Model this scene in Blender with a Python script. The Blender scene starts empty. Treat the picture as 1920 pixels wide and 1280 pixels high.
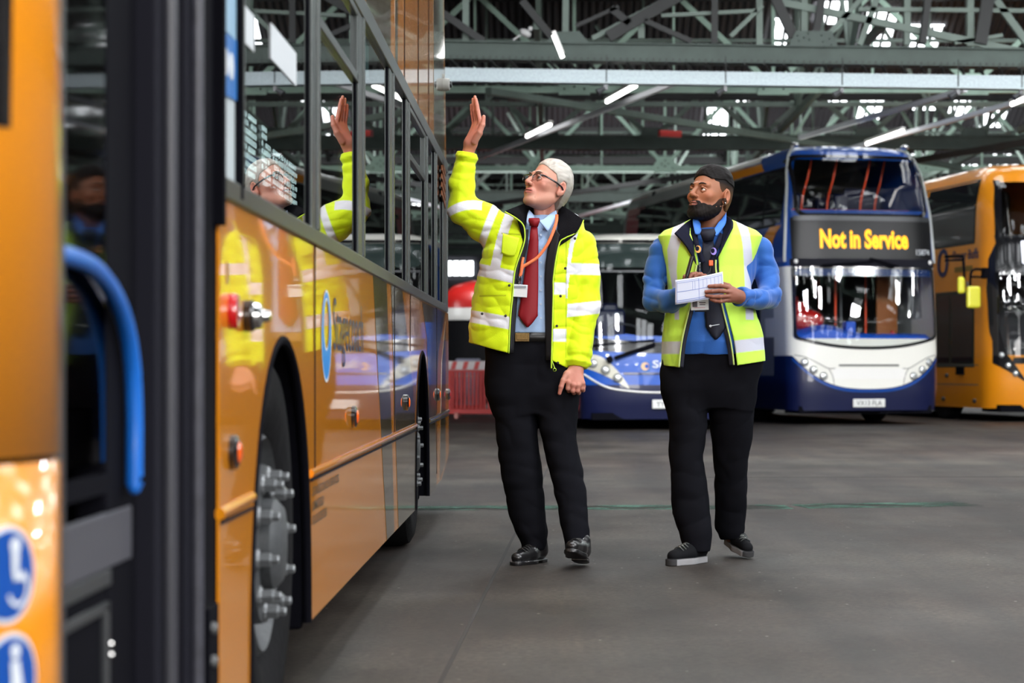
import bpy, bmesh, math, random
import numpy as np
from mathutils import Vector, Matrix
random.seed(7)
PI = math.pi
F, CX, CY, H = 4000.0, 1033.0, 686.0, 0.92      # focal length in pixels, vanishing point of the near bus, eye height
scene = bpy.context.scene
COL = scene.collection

def at(px, py, Y):
    return Vector(((px-CX)/F*Y, Y, H-(py-CY)/F*Y))

# ------------------------------------------------------------------ objects
def link(o, parent=None):
    COL.objects.link(o)
    if parent is not None: o.parent = parent
    return o

def tag(o, label=None, cat=None, group=None, kind=None):
    if label: o['label'] = label
    if cat: o['category'] = cat
    if group: o['group'] = group
    if kind: o['kind'] = kind
    return o

def empty(name, loc=(0,0,0), rz=0.0, **k):
    o = bpy.data.objects.new(name, None)
    o.location = loc; o.rotation_euler = (0,0,rz); o.empty_display_size = .1
    link(o); tag(o, **k)
    return o

def copy_tree(o, parent=None):
    c = o.copy(); COL.objects.link(c); c.parent = parent
    for ch in list(o.children): copy_tree(ch, c)
    return c

class MB:
    """collects geometry of one mesh; faces carry a material slot"""
    def __init__(s): s.v=[]; s.f=[]; s.m=[]; s.mi=0; s.M=None
    def add(s, vs, fs, mi=None):
        b=len(s.v)
        for p in vs:
            p=Vector(p)
            s.v.append(tuple(s.M@p) if s.M is not None else tuple(p))
        for f in fs: s.f.append([b+i for i in f]); s.m.append(s.mi if mi is None else mi)
    def box(s, c, d, R=None, mi=None):
        x,y,z=d[0]/2,d[1]/2,d[2]/2
        vs=[Vector((i*x,j*y,k*z)) for i in(-1,1) for j in(-1,1) for k in(-1,1)]
        if R is not None: vs=[R@v for v in vs]
        c=Vector(c)
        s.add([v+c for v in vs],[(0,1,3,2),(4,6,7,5),(0,4,5,1),(2,3,7,6),(0,2,6,4),(1,5,7,3)],mi)
    def bar(s, a, b, w, h, up=(0,0,1), mi=None):
        a=Vector(a); b=Vector(b); d=(b-a); L=d.length
        if L<1e-6: return
        d/=L; up=Vector(up)
        if abs(d.dot(up))>.99: up=Vector((0,1,0))
        r=d.cross(up).normalized(); u=r.cross(d)
        s.box((a+b)/2,(L,w,h),Matrix((d,r,u)).transposed(),mi)
    def tube(s, pts, r, n=8, caps=True, mi=None, flat=None):
        pts=[Vector(p) for p in pts]; m=len(pts)
        rs=r if isinstance(r,(list,tuple)) else [r]*m
        vs=[]; prev=None
        for i,p in enumerate(pts):
            d=(pts[min(i+1,m-1)]-pts[max(i-1,0)]).normalized()
            if prev is None:
                ref=Vector((0,0,1)) if abs(d.z)<.9 else Vector((1,0,0))
                u=d.cross(ref).normalized()
            else: u=(prev-d*prev.dot(d)).normalized()
            prev=u; w=d.cross(u)
            for k in range(n):
                a=2*PI*k/n; vs.append(p+u*math.cos(a)*rs[i]+w*math.sin(a)*rs[i]*(flat or 1))
        fs=[(i*n+k,i*n+(k+1)%n,(i+1)*n+(k+1)%n,(i+1)*n+k) for i in range(m-1) for k in range(n)]
        if caps: fs+= [tuple(range(n-1,-1,-1)), tuple(range((m-1)*n,m*n))]
        s.add(vs,fs,mi)
    def cyl(s, a, b, r, n=16, r2=None, mi=None):
        s.tube([a,b],[r,r if r2 is None else r2],n,True,mi)
    def lathe(s, prof, c, axis=(0,0,1), n=24, mi=None):
        """prof: (radius, height) along axis"""
        ax=Vector(axis).normalized(); ref=Vector((0,0,1)) if abs(ax.z)<.9 else Vector((1,0,0))
        u=ax.cross(ref).normalized(); w=ax.cross(u); c=Vector(c)
        vs=[c+ax*h+u*(r*math.cos(2*PI*k/n))+w*(r*math.sin(2*PI*k/n)) for r,h in prof for k in range(n)]
        m=len(prof)
        fs=[(i*n+k,i*n+(k+1)%n,(i+1)*n+(k+1)%n,(i+1)*n+k) for i in range(m-1) for k in range(n)]
        s.add(vs,fs,mi)
    def prism(s, pts, off, mi=None):
        """pts: planar polygon (3D), extruded by vector off"""
        n=len(pts); off=Vector(off); pts=[Vector(p) for p in pts]
        s.add(pts+[p+off for p in pts],[tuple(range(n-1,-1,-1)),tuple(range(n,2*n))]+[(i,(i+1)%n,n+(i+1)%n,n+i) for i in range(n)],mi)
    def sphere(s, c, r, n=12, m=8, mi=None, R=None):
        if not isinstance(r,(tuple,list)): r=(r,r,r)
        vs=[]; c=Vector(c)
        for i in range(m+1):
            t=PI*i/m
            for k in range(n):
                a=2*PI*k/n
                p=Vector((r[0]*math.sin(t)*math.cos(a),r[1]*math.sin(t)*math.sin(a),r[2]*math.cos(t)))
                if R is not None: p=R@p
                vs.append(c+p)
        s.add(vs,[(i*n+k,(i+1)*n+k,(i+1)*n+(k+1)%n,i*n+(k+1)%n) for i in range(m) for k in range(n)],mi)
    def grid(s, P, mi=None, flip=False):
        """P: rows of points"""
        n=len(P); m=len(P[0])
        fs=[(i*m+j,i*m+j+1,(i+1)*m+j+1,(i+1)*m+j) for i in range(n-1) for j in range(m-1)]
        if flip: fs=[f[::-1] for f in fs]
        s.add([p for r in P for p in r],fs,mi)
    def build(s, name, mats, parent=None, smooth=False, bevel=0, solid=0, loc=None, seg=2, auto=True):
        me=bpy.data.meshes.new(name); me.from_pydata(s.v,[],s.f)
        if not isinstance(mats,(list,tuple)): mats=[mats]
        for m in mats: me.materials.append(m)
        if len(mats)>1: me.polygons.foreach_set('material_index',s.m)
        bm=bmesh.new(); bm.from_mesh(me)
        bmesh.ops.remove_doubles(bm,verts=bm.verts,dist=1e-5)
        if not solid: bmesh.ops.recalc_face_normals(bm,faces=bm.faces)
        if loc is not None: bmesh.ops.translate(bm,verts=bm.verts,vec=-Vector(loc))
        bm.to_mesh(me); bm.free()
        o=bpy.data.objects.new(name,me); link(o,parent)
        if loc is not None: o.location=loc
        if solid:
            m=o.modifiers.new('t','SOLIDIFY'); m.thickness=solid; m.offset=0
        if bevel:
            m=o.modifiers.new('b','BEVEL'); m.width=bevel; m.segments=seg; m.limit_method='ANGLE'; m.angle_limit=.6
        if smooth:
            me.polygons.foreach_set('use_smooth',[True]*len(me.polygons))
            if auto:
                try: me.set_sharp_from_angle(angle=.7)
                except Exception: pass
        return o

# ------------------------------------------------------------------ materials
def lin(c):
    return tuple((x/12.92 if x<=.04045 else ((x+.055)/1.055)**2.4) for x in c)
def rgb(r,g,b): return lin((r/255,g/255,b/255))
_mats={}
def mat(name, col=(.5,.5,.5), rough=.5, metal=0, coat=0, emit=None, estr=0, spec=.5, ior=1.5, noise=None, bump=None, alpha=1, sheen=0, sss=0, attr=None, trans=0):
    if name in _mats: return _mats[name]
    m=bpy.data.materials.new(name); m.use_nodes=True; nt=m.node_tree; b=nt.nodes['Principled BSDF']
    b.inputs['Base Color'].default_value=(*col,1); b.inputs['Roughness'].default_value=rough
    b.inputs['Metallic'].default_value=metal; b.inputs['Coat Weight'].default_value=coat
    b.inputs['Coat Roughness'].default_value=.03
    b.inputs['Specular IOR Level'].default_value=spec; b.inputs['IOR'].default_value=ior
    b.inputs['Alpha'].default_value=alpha; b.inputs['Transmission Weight'].default_value=trans
    if sheen: b.inputs['Sheen Weight'].default_value=sheen
    if sss:
        b.inputs['Subsurface Weight'].default_value=sss; b.inputs['Subsurface Radius'].default_value=(1,.35,.2); b.inputs['Subsurface Scale'].default_value=.006
    if emit is not None:
        b.inputs['Emission Color'].default_value=(*emit,1); b.inputs['Emission Strength'].default_value=estr
    base=None
    if attr:
        a=nt.nodes.new('ShaderNodeAttribute'); a.attribute_name=attr
        nt.links.new(a.outputs['Color'],b.inputs['Base Color']); base=a.outputs['Color']
    if noise:      # (scale, amount, detail[, stretch])
        tc=nt.nodes.new('ShaderNodeTexCoord'); n=nt.nodes.new('ShaderNodeTexNoise')
        n.inputs['Scale'].default_value=noise[0]; n.inputs['Detail'].default_value=noise[2]
        src=tc.outputs['Object']
        if len(noise)>3:
            mp=nt.nodes.new('ShaderNodeMapping'); mp.inputs['Scale'].default_value=noise[3]
            nt.links.new(src,mp.inputs['Vector']); src=mp.outputs['Vector']
        nt.links.new(src,n.inputs['Vector'])
        mr=nt.nodes.new('ShaderNodeMapRange'); mr.inputs['To Min'].default_value=1-noise[1]; mr.inputs['To Max'].default_value=1+noise[1]
        nt.links.new(n.outputs['Fac'],mr.inputs['Value'])
        mx=nt.nodes.new('ShaderNodeVectorMath'); mx.operation='SCALE'
        if base: nt.links.new(base,mx.inputs[0])
        else: mx.inputs[0].default_value=col
        nt.links.new(mr.outputs['Result'],mx.inputs['Scale']); nt.links.new(mx.outputs['Vector'],b.inputs['Base Color'])
    if bump:       # (scale, strength, distance)
        tc=nt.nodes.new('ShaderNodeTexCoord'); n=nt.nodes.new('ShaderNodeTexNoise'); n.inputs['Scale'].default_value=bump[0]; n.inputs['Detail'].default_value=4
        bp=nt.nodes.new('ShaderNodeBump'); bp.inputs['Strength'].default_value=bump[1]; bp.inputs['Distance'].default_value=bump[2]
        nt.links.new(tc.outputs['Object'],n.inputs['Vector']); nt.links.new(n.outputs['Fac'],bp.inputs['Height']); nt.links.new(bp.outputs['Normal'],b.inputs['Normal'])
    _mats[name]=m; return m

def glass(name, tint=(.3,.32,.34), ior=1.5, rough=.0):
    """thin window glass: tinted see-through plus a fresnel mirror"""
    if name in _mats: return _mats[name]
    m=bpy.data.materials.new(name); m.use_nodes=True; nt=m.node_tree; nt.nodes.clear()
    out=nt.nodes.new('ShaderNodeOutputMaterial'); mix=nt.nodes.new('ShaderNodeMixShader')
    t=nt.nodes.new('ShaderNodeBsdfTransparent'); t.inputs['Color'].default_value=(*tint,1)
    g=nt.nodes.new('ShaderNodeBsdfGlossy'); g.inputs['Roughness'].default_value=rough; g.inputs['Color'].default_value=(1,1,1,1)
    fr=nt.nodes.new('ShaderNodeFresnel'); fr.inputs['IOR'].default_value=ior
    ge=nt.nodes.new('ShaderNodeNewGeometry'); mr=nt.nodes.new('ShaderNodeMapRange')     # thin pane: the same mirror strength from either side
    mr.inputs['To Min'].default_value=ior; mr.inputs['To Max'].default_value=1/ior
    nt.links.new(ge.outputs['Backfacing'],mr.inputs['Value']); nt.links.new(mr.outputs[0],fr.inputs['IOR'])
    nt.links.new(fr.outputs[0],mix.inputs[0]); nt.links.new(t.outputs[0],mix.inputs[1]); nt.links.new(g.outputs[0],mix.inputs[2]); nt.links.new(mix.outputs[0],out.inputs[0])
    _mats[name]=m; return m

M_ORANGE=mat('orange_paint',rgb(236,146,10),.28,coat=1,ior=1.5)
M_ORANGE_FAR=mat('orange_paint_far',rgb(240,150,20),.3,coat=1)
M_KHAKI=mat('khaki_paint',rgb(96,84,56),.25,coat=1)
M_BLACK=mat('black_rubber',(.004,.004,.0065),.85,spec=.05)
M_BLACKGLOSS=mat('black_gloss',(.008,.008,.010),.12,coat=.5)
M_DARK=mat('dark_plastic',(.010,.010,.016),.7,spec=.12)
M_DARKGREY=mat('dark_grey_metal',(.055,.058,.062),.35,metal=.3)
M_FRAME=mat('grey_anodised_frame',(.09,.10,.098),.3,metal=.6)
M_STEEL=mat('worn_steel',(.22,.225,.23),.42,metal=.7,noise=(40,.35,4))
M_CHROME=mat('chrome',(.8,.8,.8),.08,metal=1)
M_WHITE=mat('white_paint',(.86,.85,.81),.3,coat=.6)
M_CREAM=mat('cream_paint',(.84,.83,.76),.35,coat=.4)
M_BLUE=mat('blue_paint',rgb(4,80,180),.4,coat=.35)
M_DEEPBLUE=mat('deep_blue_paint',rgb(2,66,148),.35,coat=.6)
M_NAVY=mat('navy_paint',rgb(14,22,62),.3,coat=.8)
M_RED=mat('red_paint',rgb(186,30,26),.3,coat=.8)
M_AMBER=mat('amber_lens',rgb(226,90,14),.15,coat=1,emit=rgb(226,90,14),estr=.25)
M_REDLENS=mat('red_lens',rgb(190,16,24),.15,coat=1)
M_GLASS=glass('tinted_window_glass',(.40,.41,.43),1.6)
M_GLASS_CLEAR=glass('windscreen_glass',(.90,.92,.92),1.55)
M_SIDEGLASS=mat('dark_side_glass',(.012,.013,.016),.03,ior=1.6,spec=.6)
M_HANDBLUE=mat('handrail_blue',rgb(22,108,206),.35,coat=.4)
M_LED=mat('amber_leds',(0,0,0),.5,emit=rgb(255,178,0),estr=2.2)
M_LEDW=mat('reflection_glow',(0,0,0),.5,emit=(.75,1,.92),estr=9)
M_TUBE=mat('fluorescent_tube',(1,1,1),.5,emit=(1,.98,.95),estr=9)
M_PLATE=mat('plate_white',(.75,.76,.74),.35)
M_INK=mat('black_ink',(.01,.01,.01),.5)
M_STICKBLUE=mat('sticker_blue',rgb(14,74,160),.35)
M_STICKW=mat('sticker_white',(.72,.76,.80),.35)

# ------------------------------------------------------------------ text
def text_mesh(s, bold=0.0, shear=0.0):
    cu=bpy.data.curves.new('t','FONT'); cu.body=s; cu.offset=bold; cu.shear=shear; cu.resolution_u=3
    o=bpy.data.objects.new('t',cu); COL.objects.link(o)
    dg=bpy.context.evaluated_depsgraph_get()
    me=bpy.data.meshes.new_from_object(o.evaluated_get(dg))
    vs=[v.co.copy() for v in me.vertices]; fs=[list(p.vertices) for p in me.polygons]
    bpy.data.objects.remove(o); bpy.data.curves.remove(cu); bpy.data.meshes.remove(me)
    return vs,fs
def put_text(name, s, origin, xdir, ydir, width, height, m, parent, bold=0.0, shear=0.0, surf=None, loc=None):
    """letters filling width x height; origin is the lower-left corner; surf(a,b) overrides the plane"""
    vs,fs=text_mesh(s,bold,shear)
    x0=min(v.x for v in vs); x1=max(v.x for v in vs); y0=min(v.y for v in vs); y1=max(v.y for v in vs)
    xdir=Vector(xdir or (1,0,0)); ydir=Vector(ydir or (0,0,1)); origin=Vector(origin)
    out=[]
    for v in vs:
        a=(v.x-x0)/(x1-x0)*width; b=(v.y-y0)/(y1-y0)*height
        out.append(surf(a,b) if surf else origin+xdir*a+ydir*b)
    mb=MB(); mb.add(out,fs)
    me=bpy.data.meshes.new(name); me.from_pydata([tuple(v) for v in mb.v],[],mb.f); me.materials.append(m)
    o=bpy.data.objects.new(name,me); link(o,parent)
    return o

# ------------------------------------------------------------------ signed-distance modelling (bodies, cloth, hands, shoes)
def rcone(X,Y,Z,a,b,ra,rb):
    ax,ay,az=a; dx,dy,dz=b[0]-ax,b[1]-ay,b[2]-az; L=dx*dx+dy*dy+dz*dz+1e-12
    px,py,pz=X-ax,Y-ay,Z-az
    t=np.clip((px*dx+py*dy+pz*dz)/L,0,1)
    return np.sqrt((px-t*dx)**2+(py-t*dy)**2+(pz-t*dz)**2)-(ra+t*(rb-ra))
def ell(X,Y,Z,c,r,R=None):
    x,y,z=X-c[0],Y-c[1],Z-c[2]
    if R is not None:
        x,y,z=(R[0][0]*x+R[1][0]*y+R[2][0]*z, R[0][1]*x+R[1][1]*y+R[2][1]*z, R[0][2]*x+R[1][2]*y+R[2][2]*z)
    k0=np.sqrt((x/r[0])**2+(y/r[1])**2+(z/r[2])**2); k1=np.sqrt((x/r[0]**2)**2+(y/r[1]**2)**2+(z/r[2]**2)**2)+1e-9
    return k0*(k0-1)/k1
def smin(a,b,k):
    h=np.clip(.5+.5*(b-a)/k,0,1); return b+(a-b)*h-k*h*(1-h)
def smax(a,b,k): return -smin(-a,-b,k)
def stack(X,Y,Z,keys,p=2.0):
    """elliptic sections by height: rows (z, xc, half width, yc, half depth)"""
    k=np.array(sorted(keys)); z=k[:,0]
    f=lambda i: np.interp(Z,z,k[:,i])
    xc,a,yc,b=f(1),f(2),f(3),f(4)
    q=(np.abs((X-xc)/a)**p+np.abs((Y-yc)/b)**p)**(1/p)
    d=(q-1)*np.minimum(a,b)
    return np.maximum(d,np.maximum(Z-z[-1],z[0]-Z))
def folds(X,Y,Z,scale,seed,st=(1,1,1)):
    r=random.Random(seed); out=0
    X,Y,Z=X*st[0],Y*st[1],Z*st[2]
    for i in range(4):
        d=[r.gauss(0,1) for _ in range(3)]; n=math.sqrt(sum(q*q for q in d)); d=[q/n*scale for q in d]
        e=[r.gauss(0,1) for _ in range(3)]; n=math.sqrt(sum(q*q for q in e)); e=[q/n*scale*.6 for q in e]
        ph=r.random()*6
        out=out+np.sin(X*d[0]+Y*d[1]+Z*d[2]+ph+1.6*np.sin(X*e[0]+Y*e[1]+Z*e[2]+ph*2))
    return out/4
_E=[((0,0,0),(1,0,0)),((0,1,0),(1,1,0)),((0,0,1),(1,0,1)),((0,1,1),(1,1,1)),((0,0,0),(0,1,0)),((1,0,0),(1,1,0)),((0,0,1),(0,1,1)),((1,0,1),(1,1,1)),((0,0,0),(0,0,1)),((1,0,0),(1,0,1)),((0,1,0),(0,1,1)),((1,1,0),(1,1,1))]
def snet(f, lo, hi, h):
    """surface nets: returns vertices (n,3), quads (m,4)"""
    ax=[np.arange(lo[i],hi[i]+h,h,dtype=np.float32) for i in range(3)]
    n=[len(a) for a in ax]
    D=np.empty(n,np.float32); step=max(1,int(6e5/(n[1]*n[2])))
    for i in range(0,n[0],step):
        X,Y,Z=np.meshgrid(ax[0][i:i+step],ax[1],ax[2],indexing='ij')
        D[i:i+step]=f(X,Y,Z)
    ins=D<0
    s=lambda A,c: A[c[0]:n[0]-1+c[0],c[1]:n[1]-1+c[1],c[2]:n[2]-1+c[2]]
    cnt=sum(s(ins,(a,b,c)).astype(np.int8) for a in(0,1) for b in(0,1) for c in(0,1))
    act=(cnt>0)&(cnt<8); I=np.argwhere(act); idx=-np.ones(act.shape,np.int64); idx[act]=np.arange(len(I))
    P=np.zeros((len(I),3)); C=np.zeros(len(I))
    for a,b in _E:
        da=D[I[:,0]+a[0],I[:,1]+a[1],I[:,2]+a[2]]; db=D[I[:,0]+b[0],I[:,1]+b[1],I[:,2]+b[2]]
        m=(da<0)!=(db<0); t=np.where(m,da/np.where(m,da-db,1),0)
        for k in range(3): P[:,k]+=np.where(m,a[k]+t*(b[k]-a[k]),0)
        C+=m
    P=(P/C[:,None]+I)*h+np.array([a[0] for a in ax])
    Q=[]
    for k in range(3):
        d=[0,0,0]; d[k]=1; u,v=(k+1)%3,(k+2)%3
        A=ins; B=np.zeros_like(ins)
        sl0=[slice(None)]*3; sl1=[slice(None)]*3; sl0[k]=slice(0,n[k]-1); sl1[k]=slice(1,n[k])
        ch=A[tuple(sl0)]!=A[tuple(sl1)]
        E=np.argwhere(ch); E=E[(E[:,u]>0)&(E[:,v]>0)&(E[:,u]<n[u]-1)&(E[:,v]<n[v]-1)]
        flip=A[E[:,0],E[:,1],E[:,2]]
        def cell(du,dv):
            c=E.copy(); c[:,u]-=du; c[:,v]-=dv; return idx[c[:,0],c[:,1],c[:,2]]
        q=np.stack([cell(1,1),cell(0,1),cell(0,0),cell(1,0)],1)
        q[~flip]=q[~flip][:,::-1]
        Q.append(q[(q>=0).all(1)])
    return P,np.concatenate(Q)
def sdf_obj(name, pieces, m, parent=None, colf=None, loc=(0,0,0), M=None, smooth_it=0):
    """pieces: list of (f, lo, hi, h); one mesh; M maps local to world"""
    V=[];Qs=[];b=0;Cs=[]
    for pc in pieces:
        f,lo,hi,h=pc[:4]; P,Q=snet(f,lo,hi,h)
        c=pc[4] if len(pc)>4 else colf
        if c is not None:
            cc=np.ones((len(P),4)); cc[:,:3]=c(P[:,0],P[:,1],P[:,2]); Cs.append(cc)
        Mx=pc[5] if len(pc)>5 else M
        if Mx is not None:
            A=np.array(Mx); P=P@A[:3,:3].T+A[:3,3]
        V.append(P); Qs.append(Q+b); b+=len(P)
    V=np.concatenate(V)-np.array(loc); Q=np.concatenate(Qs)
    me=bpy.data.meshes.new(name); me.vertices.add(len(V)); me.vertices.foreach_set('co',V.astype(np.float32).ravel())
    me.loops.add(Q.size); me.loops.foreach_set('vertex_index',Q.astype(np.int32).ravel())
    me.polygons.add(len(Q)); me.polygons.foreach_set('loop_start',np.arange(0,Q.size,4,dtype=np.int32)); me.polygons.foreach_set('loop_total',np.full(len(Q),4,np.int32))
    me.update(calc_edges=True); me.validate()
    me.polygons.foreach_set('use_smooth',[True]*len(me.polygons))
    for mm in (m if isinstance(m,(list,tuple)) else [m]): me.materials.append(mm)
    if Cs:
        a=me.color_attributes.new('Col','FLOAT_COLOR','POINT'); a.data.foreach_set('color',np.concatenate(Cs).astype(np.float32).ravel())
    o=bpy.data.objects.new(name,me); link(o,parent)
    if parent is None: o.location=loc
    if smooth_it:
        md=o.modifiers.new('s','SMOOTH'); md.factor=.5; md.iterations=smooth_it
    return o

def crom(pts, n):
    """smooth curve through points, n samples"""
    P=[Vector(p) for p in pts]; m=len(P); out=[]
    if m==2: return [P[0].lerp(P[1],i/(n-1)) for i in range(n)]
    for i in range(n):
        t=i/(n-1)*(m-1); k=min(int(t),m-2); u=t-k
        a=P[max(k-1,0)]; b=P[k]; c=P[k+1]; d=P[min(k+2,m-1)]
        out.append(.5*((2*b)+(c-a)*u+(2*a-5*b+4*c-d)*u*u+(3*b-a-3*c+d)*u**3))
    return out
def sheet(name, rails, m, parent, thick=.004, n=24, k=10, inv=None):
    """cloth sheet through rails (each a list of 3D points)"""
    R=[crom(r,n) for r in rails]
    P=[crom([R[j][i] for j in range(len(R))],k) for i in range(n)]
    mb=MB(); mb.grid(P)
    o=mb.build(name,m,parent,smooth=True,solid=thick,auto=False)
    return o
# ================================================================== the setting
def node_floor():
    m=bpy.data.materials.new('concrete_floor'); m.use_nodes=True; nt=m.node_tree; b=nt.nodes['Principled BSDF']; L=nt.links.new
    tc=nt.nodes.new('ShaderNodeTexCoord')
    def noise(scale,detail,st=(1,1,1),rough=.6):
        mp=nt.nodes.new('ShaderNodeMapping'); mp.inputs['Scale'].default_value=st; L(tc.outputs['Object'],mp.inputs['Vector'])
        n=nt.nodes.new('ShaderNodeTexNoise'); n.inputs['Scale'].default_value=scale; n.inputs['Detail'].default_value=detail; n.inputs['Roughness'].default_value=rough
        L(mp.outputs['Vector'],n.inputs['Vector']); return n.outputs['Fac']
    def ramp(src,stops):
        r=nt.nodes.new('ShaderNodeValToRGB'); e=r.color_ramp.elements
        e[0].position=stops[0][0]; e[0].color=(*stops[0][1],1); e[1].position=stops[-1][0]; e[1].color=(*stops[-1][1],1)
        for p,c in stops[1:-1]:
            q=e.new(p); q.color=(*c,1)
        L(src,r.inputs['Fac']); return r.outputs['Color']
    def mix(fac,a,bb,mode='MIX'):
        x=nt.nodes.new('ShaderNodeMix'); x.data_type='RGBA'; x.blend_type=mode
        if isinstance(fac,(int,float)): x.inputs[0].default_value=fac
        else: L(fac,x.inputs[0])
        L(a,x.inputs[6]); L(bb,x.inputs[7]); return x.outputs[2]
    big=ramp(noise(.55,5),[(.38,(.016,.0115,.009)),(.5,(.034,.027,.022)),(.60,(.060,.050,.041))])
    hue=ramp(noise(.28,3),[(.35,(.040,.026,.023)),(.65,(.033,.036,.032))])
    c=mix(.35,big,hue)
    fine=ramp(noise(38,6,(1,1,1),.75),[(.36,(.45,.45,.45)),(.5,(1,1,1)),(.64,(1.7,1.7,1.7))])
    c=mix(1.0,c,fine,'MULTIPLY')
    stain=ramp(noise(1.6,7,(1,.45,1)),[(.32,(.52,.5,.5)),(.46,(1,1,1))])
    c=mix(.95,c,stain,'MULTIPLY')
    track=ramp(noise(1.1,5,(2.6,.18,1)),[(.38,(.72,.72,.74)),(.6,(1.12,1.1,1.06))])
    c=mix(1.0,c,track,'MULTIPLY')
    vo=nt.nodes.new('ShaderNodeTexVoronoi'); vo.inputs['Scale'].default_value=14; L(tc.outputs['Object'],vo.inputs['Vector'])
    sp=ramp(vo.outputs['Distance'],[(.0,(1,1,1)),(.07,(1,1,1)),(.10,(0,0,0))])
    pick=ramp(noise(9,2),[(.56,(0,0,0)),(.60,(1,1,1))])
    spk=mix(1.0,sp,pick,'MULTIPLY')
    cc=nt.nodes.new('ShaderNodeRGB'); cc.outputs[0].default_value=(.30,.29,.27,1)
    c=mix(spk,c,cc.outputs[0])
    L(c,b.inputs['Base Color'])
    rr=nt.nodes.new('ShaderNodeMapRange'); rr.inputs['To Min'].default_value=.42; rr.inputs['To Max'].default_value=.75
    L(noise(1.3,6,(1,.5,1)),rr.inputs['Value']); L(rr.outputs[0],b.inputs['Roughness']); b.inputs['Specular IOR Level'].default_value=.3
    bp=nt.nodes.new('ShaderNodeBump'); bp.inputs['Strength'].default_value=.35; bp.inputs['Distance'].default_value=.006
    L(noise(60,6,(1,1,1),.8),bp.inputs['Height']); L(bp.outputs['Normal'],b.inputs['Normal'])
    return m
def node_paint_line():
    m=bpy.data.materials.new('worn_green_paint'); m.use_nodes=True; nt=m.node_tree; b=nt.nodes['Principled BSDF']; L=nt.links.new
    b.inputs['Base Color'].default_value=(.055,.17,.12,1); b.inputs['Roughness'].default_value=.6
    tc=nt.nodes.new('ShaderNodeTexCoord'); mp=nt.nodes.new('ShaderNodeMapping'); mp.inputs['Scale'].default_value=(.8,1.6,1)
    n=nt.nodes.new('ShaderNodeTexNoise'); n.inputs['Scale'].default_value=3.4; n.inputs['Detail'].default_value=8; n.inputs['Roughness'].default_value=.7
    r=nt.nodes.new('ShaderNodeValToRGB'); r.color_ramp.elements[0].position=.46; r.color_ramp.elements[1].position=.62; r.color_ramp.elements[1].color=(.8,.8,.8,1)
    L(tc.outputs['Object'],mp.inputs['Vector']); L(mp.outputs['Vector'],n.inputs['Vector']); L(n.outputs['Fac'],r.inputs['Fac']); L(r.outputs['Color'],b.inputs['Alpha'])
    return m
M_SHEET=mat('corrugated_sheet',rgb(78,76,80),.85,noise=(.6,.35,5))
def corr():
    nt=M_SHEET.node_tree; b=nt.nodes['Principled BSDF']; L=nt.links.new
    tc=nt.nodes.new('ShaderNodeTexCoord'); w=nt.nodes.new('ShaderNodeTexWave'); w.bands_direction='X'; w.inputs['Scale'].default_value=2.2
    bp=nt.nodes.new('ShaderNodeBump'); bp.inputs['Strength'].default_value=1; bp.inputs['Distance'].default_value=.08
    L(tc.outputs['Object'],w.inputs['Vector']); L(w.outputs['Fac'],bp.inputs['Height']); L(bp.outputs['Normal'],b.inputs['Normal'])
corr()
M_GIRDER=mat('dark_green_steel',rgb(54,68,62),.6,noise=(5,.35,5))
M_GIRDER_D=mat('near_black_steel',rgb(28,30,30),.65,noise=(5,.35,5))  # near-black colour for the darkest roof members
M_TRUSS=mat('pale_green_steel',rgb(148,174,158),.6,noise=(4,.3,4))
M_TRUSS2=mat('grey_green_steel',rgb(92,106,98),.6,noise=(4,.3,4))
M_GALV=mat('galvanised_steel',rgb(150,162,166),.5,metal=.2,noise=(34,.3,4))
M_SKY=mat('daylight_rooflight',(0,0,0),.5,emit=(.93,.97,1.0),estr=7.0)
M_WALL=mat('painted_brick_wall',rgb(112,106,104),.8,noise=(2,.3,6))
M_WALLD=mat('dark_cladding_wall',rgb(66,66,72),.8,noise=(1,.3,5))

XL,XR,YB,YE=-16.0,34.0,-26.0,100.0
mb=MB(); mb.box(((XL+XR)/2,(YB+YE)/2,-.1),(XR-XL,YE-YB,.2)); tag(mb.build('floor',node_floor()),kind='structure')
# joints cut in the slab, drawn as thin dark sealant strips
def strip(n,a,b,w,z,m):
    a=Vector(a); b=Vector(b); d=(b-a).normalized(); s=Vector((-d.y,d.x,0))*w/2; q=MB(); q.prism([a-s,b-s,b+s,a+s],(0,0,z)); return tag(q.build(n,m),kind='structure')
M_JOINT=mat('slab_joint',(.018,.017,.016),.8)
strip('trim_1',(-.345,5.2,0),(.40,38,0),.014,.0015,M_JOINT)
strip('trim_2',(1.0,17.6,0),(24,18.6,0),.02,.0015,M_JOINT)
strip('trim_3',(4.4,3,0),(7.6,60,0),.016,.0015,M_JOINT)
strip('trim_4',(-12,30,0),(24,31.4,0),.03,.0015,M_JOINT)
ML=node_paint_line()
strip('trim_5',(-.9,13.80,0),(1.55,13.95,0),.42,.002,ML)
strip('trim_6',(1.62,14.0,0),(2.8,14.25,0),.46,.002,ML)

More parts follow.
